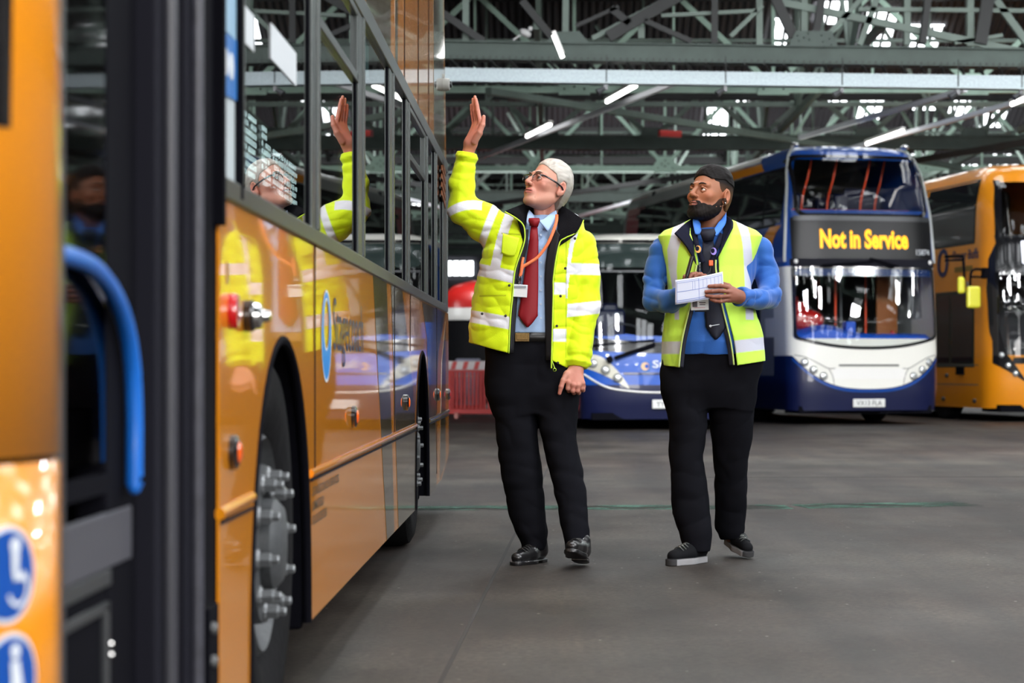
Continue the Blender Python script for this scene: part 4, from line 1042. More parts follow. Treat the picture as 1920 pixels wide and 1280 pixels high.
# mirrors: black arms and yellow heads
def mirror(parent,arm,c,size,m,rz=0):
    q=MB(); q.tube(crom(arm,24),.022,8); o=q.build('mirror_arm',M_BLACK,parent,smooth=True)
    q=MB(); q.box((0,0,0),size,Matrix.Rotation(rz,3,'Z')); h=q.build('mirror_head',m,o,bevel=.045,seg=3); h.data.transform(Matrix.Translation(c)); return o
M_YEL=mat('yellow_mirror',rgb(232,226,60),.35,coat=.4)
def loc3(px,py,Y):
    v=at(px,py,Y)-b3.location; a=-math.radians(11); return Vector((v.x*math.cos(a)-v.y*math.sin(a),v.x*math.sin(a)+v.y*math.cos(a),v.z))
mirror(b3,[loc3(1846,506,34.9),loc3(1828,505,34.7),loc3(1820,516,34.6),loc3(1820,560,34.6)],loc3(1825,557,34.6),(.24,.09,.36),M_YEL)
q=MB(); q.tube([loc3(1820,519,34.7),loc3(1848,519,34.9)],.018,8); q.box(loc3(1847,512,34.95),(.10,.1,.18)); q.build('mirror_bracket',M_BLACK,b3)
# the blue double-decker's own yellow mirror, on a long square arm
v=lambda px,py,Y:(Matrix.Rotation(-math.radians(12.5),3,'Z')@(at(px,py,Y)-b2.location))
mirror(b2,[v(1772,488,33.9),v(1800,487,33.7),v(1806,492,33.6),v(1808,530,33.6)],v(1802,540,33.6),(.12,.08,.26),M_YEL)
q=MB(); q.tube([v(1772,495,33.9),v(1804,494,33.65)],.016,8); q.build('mirror_bracket',M_BLACK,b2)

# ---- blue single-decker between the two men
S4=BusShape(10.5,2.86,[(.2,1.23),(.8,1.26),(2.2,1.25),(2.6,1.18),(2.76,1.10),(2.83,.98),(2.86,.85)],
  [(.16,.08),(.5,.0),(1.0,.03),(1.3,.10),(2.4,.34),(2.66,.42),(2.80,.58),(2.86,.85)],D=.40,n=3.0)
b4=empty('single_decker_bus',(at(1253,700,30.8).x,30.55,0),math.radians(7),label='blue single-decker bus with cream roof edge parked behind the two men',cat='bus')
zs4=[.16,.25,.35,.5,.65,.8,.95,1.1,1.25]+[1.35+.1*i for i in range(12)]+[2.55,2.62,2.70,2.76,2.80,2.83,2.86]
def hole4(p): return p.y<S4.f(p.z)+.25 and abs(p.x)<S4.w(p.z)*.9 and 1.35<p.z<2.62
def col4(p):
    if p.z<.62: return 1
    if p.z>2.71: return 2
    return 3 if p.z>1.5 and p.y<S4.f(p.z)+.5 else 0
S4.body('body',zs4,col4,[M_BLUE,M_NAVY,M_CREAM,M_BLACKGLOSS],b4,hole4)
S4.fpatch('windscreen',S4.frect(-1.12,1.12,lambda x:1.22+.08*(x/1.17)**2,lambda x:2.745-.05*(x/1.17)**2,.07),M_GLASS_CLEAR,b4,.02,50,20)
border(S4,-1.13,1.13,lambda x:1.22+.08*(x/1.17)**2,2.735,.04,'windscreen_border',b4,.024,.07)
S4.fpatch('destination_box',S4.frect(-1.08,1.08,2.34,2.68,.05),mat('smoked_panel',(.03,.045,.042),.15),b4,.016,40,4)
S4.fpatch('glass_seam',S4.frect(-1.11,1.11,2.27,2.295,.01),M_DARKGREY,b4,.023,40,2)
S4.fpatch('scuttle',S4.frect(-1.19,1.19,lambda x:1.10+.05*(x/1.17)**2,lambda x:1.24+.08*(x/1.17)**2,.03),M_BLACKGLOSS,b4,.010,40,3)
for sg in (-1,1):
    S4.fpatch('headlamp_panel',lambda a,b,sg=sg:(sg*(1.20-.62*a),(.93-.30*a**1.3)+b*(.02+.26*math.sin(PI*min(1,.12+a*.88))**.7*(1-.35*a))-.20*math.sin(PI*a)**.8*(1-.2*a)*0-.04),mat('pale_lamp_panel',(.62,.60,.50),.3,coat=.5),b4,.010,24,6)
    for x,z in ((1.08,.955),(.91,.86),(.74,.75)): lampset(S4,sg*x,z,.058,b4,.02)
curve(S4,[(-1.2,.80),(-.9,.62),(-.5,.555),(0,.54),(.5,.555),(.9,.62),(1.2,.80)],.014,M_WHITE,'white_trim_line',b4,.012)
S4.fpatch('panel_shadow_gap',S4.frect(-.66,.66,.80,.825,.01),M_NAVY,b4,.022,30,2)
put_text('operator_lettering','Stagecoach',(0,0,0),0,0,.95,.14,M_STICKW,b4,bold=.02,surf=lambda a,b:S4.front(-.24+a,.86+b,.012))
q=MB(); c=S4.front(-.335,.915,.014)
for (ro,mi,off,dx) in ((.078,1,0,0),(.070,2,.002,0),(.058,3,.004,-.012),(.030,2,.006,.012)):
    q.add([c+Vector((dx,-off,0))]+[c+Vector((dx+ro*math.cos(2*PI*i/32),-off,ro*math.sin(2*PI*i/32))) for i in range(32)],[(0,i+1,(i+1)%32+1) for i in range(32)],mi)
q.build('logo_roundel',[M_BLUE,mat('logo_pale_blue',rgb(90,150,206),.4),M_BLUE,mat('logo_peach',rgb(240,196,150),.4)],b4)
q=MB(); q.bar(S4.front(-1.12,1.20,.05),S4.front(-.2,1.28,.05),.03,.03); q.bar(S4.front(-.78,1.02,.06),S4.front(-.2,1.22,.06),.05,.05); q.cyl(S4.front(-.85,1.0,.02),S4.front(-.85,1.0,.10),.05,10); q.build('wiper_arm',M_BLACK,b4)
plate(S4,'YY13 FLA',.02,.375,b4)
m=MB(); m.box((0,5.4,.40),(2.3,10,.1)); m.box((0,6,1.6),(2.3,.1,2)); m.build('deck_floor',M_INT,b4)
P=[]
for i in range(25):
    x=-1.15+2.3*i/24; y=S4.front(x*.98,1.3).y; P.append([Vector((x,y+.05,1.2)),Vector((x,y+.10,1.30+.08*math.exp(-((x+.6)/.3)**2))),Vector((x,y+.5,1.34)),Vector((x,1.5,1.2))])
m=MB(); m.grid(P); m.build('dashboard',M_DASH,b4,smooth=True)
m=MB(); m.lathe([(.24,0),(.26,.015),(.24,.03),(.22,.015),(.24,0)],(-.5,.95,1.42),(0,-.5,1),28); m.build('steering_wheel',M_DARKGREY,b4,smooth=True)
seat(b4,-.6,1.5,.6,M_NAVY)
m=MB(); m.box((0,.5,.2),(2.2,.8,.1)); m.build('underrun',M_BLACK,b4)
wheelset(10.5,b4,1.2,(2.6,8.2))
for i in range(6): S4.spatch('side_window',S4.srect(1.2+i*1.5,2.6+i*1.5,1.3,2.4),M_SIDEGLASS,b4,-1,.008)

# ---- red bus far behind the barriers
S5=BusShape(9.5,3.05,[(.2,1.2),(2.2,1.2),(2.7,1.1),(2.95,.9),(3.05,.6)],[(.2,0),(2.0,.05),(2.6,.25),(2.9,.6),(3.05,1.2)],D=.5,n=2.6)
b5=empty('single_decker_bus',(at(905,700,52).x,52,0),math.radians(-8),label='far red bus with rounded roof glimpsed left of the jacket hem',cat='bus')
def col5(p):
    if p.z>2.35: return 1 if p.x>.45 and p.y<1.5 else 0
    if p.z>2.05: return 2
    if p.z>1.0: return 3
    return 0
S5.body('body',[.25,.5,.8,1.0,1.3,1.6,1.9,2.05,2.2,2.35,2.5,2.65,2.75,2.85,2.92,2.98,3.02,3.05],col5,[M_RED,mat('pale_grey_paint'),M_WHITE,M_BLACKGLOSS],b5)
S5.fpatch('windscreen',S5.frect(-1.0,1.0,1.05,2.0,.08),M_SIDEGLASS,b5,.012,30,10)
S5.fpatch('lower_panel',S5.frect(-1.0,1.0,.35,.95,.08),M_WHITE,b5,.012,30,10)
for sg in (-1,1): lampset(S5,sg*.8,.6,.09,b5,.02)
wheelset(9.5,b5,1.15,(2.4,7.4))

# ---- red and white plastic barriers
M_BARR=mat('barrier_red_plastic',rgb(205,44,40),.45,noise=(3,.2,3)); M_BARW=mat('barrier_white_board',rgb(226,214,214),.4)
def barrier(loc,rz,lab):
    g=empty('road_barrier',loc,rz,label=lab,cat='barrier',group='red road barriers by the bus tail')
    m=MB()
    for z in (.12,.86): m.box((0,0,z),(1.0,.045,.09))
    for x in (-.48,.48): m.box((x,0,.5),(.045,.05,.82))
    for i in range(13): m.box((-.42+.07*i,0,.48),(.036,.03,.70))
    m.build('frame',M_BARR,g,bevel=.006)
    m=MB(); m.box((0,-.03,.93),(1.0,.02,.16)); m.build('reflective_board',M_BARW,g,bevel=.01)
    for i in range(5): m=MB(); m.prism([(-.46+.2*i,-.042,.86),(-.38+.2*i,-.042,.86),(-.34+.2*i,-.042,1.0),(-.42+.2*i,-.042,1.0)],(0,-.002,0)); m.build('board_stripe',M_BARR,g)
    for x in (-.36,.36):
        m=MB(); m.box((x,0,.05),(.07,.5,.10)); m.build('foot',mat('barrier_foot_pink',rgb(222,150,140),.5),g,bevel=.01)
    return g
barrier((at(894,700,37.6).x,37.6,0),math.radians(2),'red plastic barrier half hidden by the black trousers')
barrier((at(822,700,38.6).x,38.4,0),math.radians(-4),'red plastic barrier right at the tail of the near bus')
barrier((at(860,700,41.5).x,41.2,0),math.radians(14),'red plastic barrier standing behind the two others')
m=MB()
for i,(x,z,w,h) in enumerate(((0,.35,.9,.7),(.1,.9,.5,.35),(-.5,.5,.5,.9))): m.box((x,i*.12,z),(w,.4,h))
o=m.build('wrapped_crate',mat('pale_wrapping',rgb(176,178,204),.4),bevel=.03); o.location=(at(868,700,44).x,44,0); tag(o,'pale wrapped crates piled behind the red barriers','crate')
# ================================================================== the two men (about ten metres from the camera)
MY=10.0
def A(px,py,dy=0.0): return tuple(at(px,py,MY+dy))
def zz(py,dy=0.0): return H-(py-CY)/F*(MY+dy)
def xx(px,dy=0.0): return (px-CX)/F*(MY+dy)
def rows(lst):
    """(py, left px, right px, dy centre, half depth) -> stack rows"""
    out=[]
    for py,l,r,dy,b in lst: out.append((zz(py,dy),(xx(l,dy)+xx(r,dy))/2,(xx(r,dy)-xx(l,dy))/2,MY+dy,b))
    return out
def cloth_mat(name,rough=.75,sheen=.25,bump=(260,.25,.002)):
    return mat(name,(.5,.5,.5),rough,attr='Col',sheen=sheen,bump=bump,spec=.25)
def skin_mat(name): return mat(name,(.5,.5,.5),.52,attr='Col',sss=.12,spec=.4,bump=(190,.12,.001))
def const(c): return lambda X,Y,Z: np.tile(np.array(c),(len(X),1))
def mixc(c0,c1,m):
    m=np.broadcast_to(np.asarray(m,float),(len(c0),)); return c0*(1-m[:,None])+np.array(c1)*m[:,None]
def band(v,a,b,s=.0035): return np.clip((v-a)/s+.5,0,1)*np.clip((b-v)/s+.5,0,1)

# ------------------------------------------------------------------ heads
def head_sdf(X,Y,Z,wide=1.0,jaw=1.0,creases=True):
    ax=np.abs(X)
    d=ell(X,Y,Z,(0,.018,.036),(.0775*wide,.098,.092))
    d=smin(d,ell(X,Y,Z,(0,-.022,-.028),(.061*wide,.072,.088)),.03)
    d=smin(d,rcone(ax,Y,Z,(.046*wide,.005,-.058),(.020,-.066,-.098),.020*jaw,.020*jaw),.03)
    d=smin(d,ell(X,Y,Z,(0,-.078,-.100),(.024,.018,.019)),.02)
    d=smin(d,ell(ax,Y,Z,(.043*wide,-.060,-.022),(.022,.020,.018)),.022)
    d=smin(d,rcone(ax,Y,Z,(.010,-.087,.024),(.043,-.074,.022),.011,.009),.016)
    d=smax(d,-ell(ax,Y,Z,(.031,-.099,.001),(.020,.018,.012)),.012)
    d=smin(d,rcone(X,Y,Z,(0,-.088,.018),(0,-.115,-.028),.0075,.0115),.010)
    d=smin(d,ell(ax,Y,Z,(.0125,-.104,-.033),(.0085,.011,.008)),.006)
    d=smax(d,-ell(ax,Y,Z,(.006,-.113,-.041),(.0035,.006,.004)),.003)
    d=smin(d,ell(X,Y,Z,(0,-.088,-.066),(.030,.016,.022)),.012)
    d=smin(d,rcone(ax,Y,Z,(.003,-.1045,-.0595),(.022,-.092,-.0640),.0048,.0030),.005)
    d=smin(d,rcone(ax,Y,Z,(.000,-.1025,-.0715),(.020,-.092,-.0665),.0060,.0030),.005)
    d=smax(d,-rcone(ax,Y,Z,(0,-.1095,-.0655),(.022,-.097,-.0655),.0020,.0016),.003)
    # lids
    d=smin(d,rcone(ax,Y,Z,(.018,-.084,.003),(.031,-.0925,.0100),.0035,.0042),.004)
    d=smin(d,rcone(ax,Y,Z,(.031,-.0925,.0100),(.045,-.080,.003),.0042,.0035),.004)
    d=smin(d,rcone(ax,Y,Z,(.019,-.084,-.004),(.032,-.089,-.0095),.003,.003),.004)
    d=smin(d,rcone(ax,Y,Z,(.032,-.089,-.0095),(.044,-.080,-.003),.003,.003),.004)
    # ears
    if creases:
        d=smax(d,-rcone(ax,Y,Z,(.021,-.101,-.036),(.033,-.087,-.066),.0016,.0012),.005); d=smax(d,-rcone(ax,Y,Z,(.036,-.086,-.060),(.034,-.078,-.090),.0014,.0012),.006)
        for zf in (.044,.053,.062): d=smax(d,-rcone(ax,Y,Z,(0,-.0885,zf),(.034,-.0790,zf+.002),.0010,.0008),.004)
    for s in (1,):
        e=ell(ax,Y,Z,(.082*wide,.018,-.004),(.011,.020,.033))
        e=smin(e,ell(ax,Y,Z,(.079*wide,.010,-.030),(.008,.011,.013)),.01)
        e=smax(e,-ell(ax,Y,Z,(.092*wide,.013,.000),(.010,.011,.021)),.005)
    d=smin(d,e,.008)
    return d
def head_col(base,lip,flush,beard=None):
    def f(X,Y,Z):
        c=np.tile(np.array(base),(len(X),1)); ax=np.abs(X)
        g=lambda cx,cy,cz,r: np.exp(-((ax-cx)**2+(Y-cy)**2+(Z-cz)**2)/r**2)
        c=mixc(c,flush,.45*g(.045,-.07,-.03,.035)+.5*g(0,-.115,-.03,.014)+.5*g(.085,.015,-.005,.03))
        m=g(.012,-.10,-.0655,.016)*(np.abs(Z+.0655)<.011); c=mixc(c,lip,np.clip(m*1.4,0,.9))
        m=g(.011,-.106,-.0655,.018)*(np.abs(Z+.0655)<.0028); c=mixc(c,tuple(x*.25 for x in lip),np.clip(m*1.5,0,.9))  # shade of the mouth groove painted into the lip colour
        c=mixc(c,tuple(x*.55 for x in base),.45*g(.031,-.085,.0,.014))
        return c
    return f
def make_head(person,name_mats,M,base,lip,flush,iris,brow,wide,jaw,gaze,skin,extra_pieces,skin_base):
    hs=lambda X,Y,Z: head_sdf(X,Y,Z,wide,jaw)
    pieces=[(hs,(-.105,-.135,-.135),(.105,.13,.14),.0021,head_col(base,lip,flush),M)]+extra_pieces
    body=sdf_obj('body',pieces,skin,person)
    R3=M.to_3x3()
    for s in (-1,1):
        c=M@Vector((s*.0315,-.0775,.0005)); r=.0128*M.to_scale().x
        g=(R3@Vector(gaze)).normalized()
        q=MB(); q.sphere(c,r,20,14,mi=0)
        u=g.orthogonal().normalized(); w=g.cross(u)
        for ro,off,ct,mi in ((.0070,r*.885,r*1.03,1),(.0036,r*1.0,r*1.06,2)):
            q.add([c+g*ct]+[c+g*off+u*ro*math.cos(2*PI*i/16)+w*ro*math.sin(2*PI*i/16) for i in range(16)],[(0,i+1,(i+1)%16+1) for i in range(16)],mi)
        q.build('eye',[mat('eye_white',(.62,.58,.54),.15,coat=1),iris,M_INK],body,smooth=True,auto=False)
        q=MB(); q.tube([M@p for p in crom([(s*.013,-.0975,.0225),(s*.026,-.097,.0275),(s*.038,-.088,.0275),(s*.048,-.074,.021)],10)],[.0015,.0038,.0040,.004,.0040,.0038,.0034,.003,.002,.001],8,flat=.7)
        q.build('eyebrow',brow,body,smooth=True,auto=False)
    return body

def crease(X,Y,Z,scale,seed,st=(1,1,1)):
    return 1.1-2.4*np.abs(folds(X,Y,Z,scale,seed,st))**.75

# ------------------------------------------------------------------ shoes
def shoe(parent,heel,toe,trainer,name='shoe',up=None):
    heel=Vector(heel); toe=Vector(toe); f=(toe-heel); L=f.length; f/=L
    side=f.cross(Vector((0,0,1))).normalized(); u=side.cross(f)
    M=Matrix((f,-side,u)).transposed().to_4x4(); M.translation=heel; k=L/.29
    st=.030 if trainer else .018
    def g(X,Y,Z):
        X,Y,Z=X/k,Y/k,Z/k
        d=rcone(X,Y*1.05,Z,(.045,0,.048+st*.4),(.14,.0,.040+st*.4),.036,.041)
        d=smin(d,rcone(X,Y*1.0,Z*1.1,(.14,0,.042+st*.4),(.240,-.004,.030+st*.5),.041,.031),.02)
        d=smin(d,rcone(X,Y,Z,(.048,0,.06),(.044,0,.10),.037,.037),.03)
        d=np.maximum(d,st-.004-Z)
        o=rcone(X,Y,Z*0,(.042,0,0),(.16,0,0),.037,.046); o=smin(o,rcone(X,Y,Z*0,(.16,0,0),(.245,-.004,0),.046,.036),.02)
        sole=np.maximum(np.maximum(o,Z-st),-Z)
        if not trainer: sole=np.maximum(sole,-np.maximum(np.maximum(.085-X,X-.13),Z-.010))
        return np.minimum(d,sole)*k
    if trainer: cf=lambda X,Y,Z: mixc(np.tile(np.array((.007,.0075,.009)),(len(X),1)),(.30,.30,.31),band(Z/k,-.1,st-.001)*np.clip((Y*0+X/k-.0)/.01,0,1)*np.where((X/k>.262),.15,1))
    else: cf=const((.008,.008,.009))
    m=mat('trainer_fabric',(.01,.01,.01),.8,attr='Col',spec=.1,bump=(400,.4,.002)) if trainer else mat('polished_shoe_leather',(.008,.008,.009),.28,coat=.35,attr='Col')
    o=sdf_obj(name,[(g,(-.02,-.09,-.008),(.30*k+.02,.09,.19*k),.0034,cf,M)],m,parent)
    q=MB()
    for i in range(5):
        x=(.125+.021*i)*k; zt=(.0815+.4*st-.0045*i)*k
        q.tube([M@Vector(p) for p in crom([(x,-.026*k,zt-.010*k),(x+.004,-.01*k,zt+.0045),(x+.004,.01*k,zt+.0045),(x,.026*k,zt-.010*k)],8)],.0022,6)
        if trainer and i<4: q.tube([M@Vector(p) for p in ((x,-.022*k,zt-.006*k),(x+.012*k,0,zt+.003),(x+.02*k,.022*k,zt-.012*k))],.0018,6,mi=1)
    q.build('shoelace',[mat('lace_black',(.012,.012,.012),.6) if not trainer else mat('lace_grey',(.10,.11,.11),.6),mat('lace_pale',(.35,.38,.36),.6)],o,smooth=True,auto=False)
    return o

# ------------------------------------------------------------------ fingers
def chain(X,Y,Z,pts,rs,k=.004):
    d=None
    for i in range(len(pts)-1):
        e=rcone(X,Y,Z,pts[i],pts[i+1],rs[i],rs[i+1]); d=e if d is None else smin(d,e,k)
    return d
def hand_piece(fingers,palm,lo,hi,col,h=.0017,web=.006):
    """fingers: list of (points, radii); palm: list of (a,b,ra,rb)"""
    def f(X,Y,Z):
        d=None
        for a,b,ra,rb in palm:
            e=rcone(X,Y,Z,a,b,ra,rb); d=e if d is None else smin(d,e,.014)
        g=None
        for pts,rs in fingers:
            e=chain(X,Y,Z,pts,rs); g=e if g is None else smin(g,e,.0022)
        return smin(d,g,web)
    return (f,lo,hi,h,col)

BLACKCLOTH=(.0075,.0078,.0105)
def trousers(person,left,right,hip,name='trousers',seed=1,m=None):
    L,Rr,Hh=rows(left),rows(right),rows(hip)
    def f(X,Y,Z):
        d=smin(stack(X,Y,Z,L,2.2),stack(X,Y,Z,Rr,2.2),.018); d=smin(d,stack(X,Y,Z,Hh,2.3),.03)
        low=np.clip((1.0-Z)/1.0,0,1)
        return d+.0034*crease(X,Y,Z,26,seed,(1,1,1.5))+.0026*folds(X,Y,Z,60,seed+3,(.6,1,1.4))*(.4+low)
    allr=L+Rr+Hh
    lo=(min(r[1]-r[2] for r in allr)-.03,min(r[3]-r[4] for r in allr)-.03,min(r[0] for r in allr)-.02); hi=(max(r[1]+r[2] for r in allr)+.03,max(r[3]+r[4] for r in allr)+.03,max(r[0] for r in allr)+.03)
    return sdf_obj(name,[(f,lo,hi,.0065,const(BLACKCLOTH))],m or mat('black_trouser_cloth',(.01,.01,.01),.95,attr='Col',spec=.04,bump=(260,.2,.002)),person)

# ================================================================== man in the hi-vis coat
p1=empty('person',(xx(1010),MY,0),label='grey-haired man in glasses and bright yellow hi-vis coat raising his hand to the orange bus',cat='person')
def W(o): 
    """objects modelled in world space: keep them in place under the person's origin"""
    return o
def child_fix(root):
    off=root.matrix_world if False else Matrix.Translation(root.location)
    inv=off.inverted()
    for c in root.children:
        c.matrix_parent_inverse=inv
SK1=rgb(200,146,126)
HC1=M1=Matrix.Translation(A(1027,351,-.02))@Matrix.Rotation(math.radians(-49),4,'Z')@Matrix.Rotation(math.radians(-23),4,'X')@Matrix.Scale(1.06,4)
skin1=skin_mat('skin_light')
col1=lambda X,Y,Z: mixc(np.tile(np.array(SK1),(len(X),1)),rgb(190,112,98),.35+.35*np.clip(folds(X,Y,Z,60,5),-1,1))
# neck, hidden trunk, raised forearm and hand, lowered hand
neck1=(lambda X,Y,Z: smin(smin(rcone(X,Y,Z,A(1036,378,.035),A(1020,428,.03),.053,.058),rcone(X,Y,Z,A(1008,384,-.035),A(1012,425,-.02),.020,.022),.03),rcone(X,Y,Z,A(1050,378,.0),A(1014,424,-.03),.012,.012),.012),(xx(965),MY-.12,zz(460)),(xx(1080),MY+.13,zz(350)),.004,col1)
trunk1=(lambda X,Y,Z: np.minimum(stack(X,Y,Z,rows([(420,975,1050,.01,.07),(450,930,1085,.01,.09),(600,930,1070,.01,.10),(700,930,1070,.01,.10)])),np.minimum(rcone(X,Y,Z,A(960,720,.03),A(1000,1030,.03),.07,.035),rcone(X,Y,Z,A(1040,720,0),A(1085,1030,-.1),.07,.035))),(xx(920),MY-.2,.06),(xx(1115),MY+.2,zz(410)),.014,const(SK1))
def fing(base,mid,tip,r): return ([base,mid,tip],[r,r*.93,r*.80])
F1=[]
# raised right hand, seen edge-on: palm turned to the bus, thumb on this side
kn=[(901,232,-.045),(897,231,-.022),(893,232,.0),(889,235,.022)]
md=[(896,208,-.040),(893,206,-.020),(889.5,208,-.002),(886,214,.018)]
tp=[(892.5,186,-.035),(890.5,181.5,-.018),(887,186,-.003),(884,197,.015)]
for a,b,c in zip(kn,md,tp):
    m2=tuple((p+q)/2 for p,q in zip(b,c))
    F1.append(([A(*a),A(*b),A(*m2),A(*c)],[.0105,.0098,.0090,.0072]))
F1.append(([A(890,266,-.050),A(899,248,-.068),A(905,234,-.072),A(907,219,-.070)],[.0155,.0135,.0118,.0090]))
pal=[(A(882,268,-.012),A(*k),.024,.0125) for k in kn]+[(A(884,268,-.02),A(899,250,-.06),.024,.015),(A(874,300,.0),A(883,268,-.008),.030,.0275)]
hand1=hand_piece(F1,pal,(xx(862),MY-.12,zz(305)),(xx(918),MY+.08,zz(172)),lambda X,Y,Z: mixc(col1(X,Y,Z),rgb(226,140,124),.35*np.clip(folds(X,Y,Z,90,8)+.2,0,1)))
F2=[]
# lowered left hand: a loose fist, thumb down
kx=[(1066,716,-.150),(1075,721,-.153),(1084,722,-.149),(1092,718,-.137)]
for i,(x,y,d) in enumerate(kx):
    F2.append(([A(x,y,d),A(x-1,y+12-i*.8,d+.002),A(x+1,y+16-i,d+.030),A(x+2,y+6,d+.046),A(x+2,y,d+.034)],[.0120,.0112,.0105,.0100,.009]))
F2.append(([A(1063,700,-.140),A(1056,713,-.155),A(1052,725,-.160),A(1049,737,-.158)],[.0150,.0125,.0112,.0085]))
pal2=[(A(1080,694,-.105),A(*k),.027,.0130) for k in kx]+[(A(1078,692,-.105),A(1063,702,-.138),.026,.016),(A(1084,665,-.07),A(1081,694,-.105),.029,.029)]
hand2=hand_piece(F2,pal2,(xx(1035),MY-.20,zz(746)),(xx(1110),MY+.03,zz(655)),lambda X,Y,Z: mixc(col1(X,Y,Z),rgb(170,100,88),.3))
body1=make_head(p1,None,M1,SK1,rgb(176,96,88),rgb(206,118,104),mat('iris_grey_blue',(.05,.07,.08),.1),mat('brow_grey',rgb(120,104,92),.8),.96,.80,(-.12,-1,.22),skin1,[neck1,trunk1,hand1,hand2],SK1)
# hair: cropped and silver
def hair_piece(hl,thick,seed,amp,wide,top=0.0,cut=None):
    """hl: hairline height as a function of depth (y) given as knots"""
    ys=[a for a,b in hl]; hs=[b for a,b in hl]
    def f(X,Y,Z):
        d=ell(X,Y,Z,(0,.018,.036),(.0775*wide,.098,.092))
        d=smin(d,ell(X,Y,Z,(0,.045,-.02),(.058*wide,.058,.07)),.03)
        t=thick+top*np.clip((Z-.07)/.05,0,1)
        d=d-t+amp*folds(X,Y,Z,170,seed,(1,.45,1))+amp*.6*folds(X,Y,Z,420,seed+1,(1,.3,1))
        reg=np.interp(Y,ys,hs)-Z+.003*folds(X,Y,Z,150,seed+2)
        if cut is not None: reg=np.maximum(reg,cut(X,Y,Z))
        return smax(d,reg*.8,.004)
    return f
hp=hair_piece([(-.10,.083),(-.072,.080),(-.058,.060),(-.040,.050),(-.028,.046),(-.016,.022),(-.010,-.008),(.004,-.010),(.012,.030),(.036,.028),(.046,-.050),(.06,-.085),(.12,-.075)],.0035,3,.0013,.99,.007)
HS=(rgb(206,202,196),rgb(140,134,126))
o=sdf_obj('hair',[(hp,(-.1,-.11,-.10),(.1,.14,.16),.0023,lambda X,Y,Z: mixc(np.tile(np.array(rgb(134,128,120)),(len(X),1)),rgb(208,205,198),np.clip(.62+.35*folds(X,Y,Z,480,4,(1,.2,.6)),0,1)*np.clip((Z+.02)/.10,.1,1)),M1)],cloth_mat('silver_hair',.65,.0,(700,.35,.0015)),p1)
# glasses
q=MB()
def LP(x,y,z): return M1@Vector((x,y,z))
for s in (-1,1):
    ring_=[LP(s*(.0335+.0245*math.copysign(abs(math.cos(t))**.55,math.cos(t))),-.102+.10*max(0,abs(.0335+.0245*math.cos(t))-.03)**1*.35,-.001+.0150*math.copysign(abs(math.sin(t))**.6,math.sin(t))) for t in [2*PI*i/32 for i in range(33)]]
    q.tube(ring_,[.0010 if 17<=i<=31 else .0026 for i in range(33)],6)
    q.tube([LP(s*.057,-.098,.008),LP(s*.068,-.088,.008),LP(s*.077,-.06,.007),LP(s*.081,-.02,.005),LP(s*.083,.012,.000),LP(s*.083,.028,-.014)],.0040,8)
q.tube([LP(-.010,-.110,.006),LP(0,-.112,.008),LP(.010,-.110,.006)],.0024,8)
g=q.build('spectacles',mat('spectacle_frame_black',(.01,.01,.014),.25,coat=.5),p1,smooth=True)
for s in (-1,1):
    q=MB(); P=[LP(s*(.0335+.0235*math.copysign(abs(math.cos(t))**.55,math.cos(t))),-.102+.035*max(0,abs(.0335+.0245*math.cos(t))-.03),-.001+.0142*math.copysign(abs(math.sin(t))**.6,math.sin(t))) for t in [2*PI*i/32 for i in range(32)]]
    q.add(P,[tuple(range(32))]); q.build('lens',glass('spectacle_lens',(.93,.88,.89),1.25),g)

# shirt
SH1=rows([(404,992,1044,.01,.060),(412,980,1052,.01,.075),(430,945,1080,.01,.095),(460,925,1085,.0,.112),(520,925,1080,0,.120),(600,918,1076,-.005,.130),(625,916,1075,-.005,.130)])
def shirt1(X,Y,Z):
    d=stack(X,Y,Z,SH1,2.3)
    return d+.0025*folds(X,Y,Z,22,21,(1.6,1,.7))+.0022*folds(X,Y,Z,55,22,(1.4,1,.5))
o=sdf_obj('shirt',[(shirt1,(xx(905),MY-.17,zz(645)),(xx(1095),MY+.17,zz(398)),.0055,const(rgb(158,186,224)))],cloth_mat('pale_blue_shirt',.7,.2),p1)
M_SH1=mat('pale_blue_collar',rgb(160,188,226),.7)
sheet('shirt_collar',[[A(992,394,-.055),A(989,402,-.095),A(987,416,-.118)],[A(996,398,-.06),A(996,408,-.10),A(992,424,-.125)],[A(1001,404,-.065),A(1003,412,-.105),A(1004,414,-.122)]],M_SH1,p1,.004,10,6)
sheet('shirt_collar',[[A(1043,394,-.02),A(1043,408,-.075),A(1027,434,-.128)],[A(1036,398,-.045),A(1030,410,-.09),A(1019,424,-.125)],[A(1030,402,-.06),A(1020,410,-.10),A(1010,413,-.122)]],M_SH1,p1,.004,10,6)
q=MB(); 
for i in range(7): q.lathe([(.005,0),(.0045,.002),(0,.002)],Vector(A(1014,440+i*26,-.121-.002*i)),(0,-1,0),10)
q.build('shirt_button',mat('shirt_button',(.45,.55,.7),.3),p1)
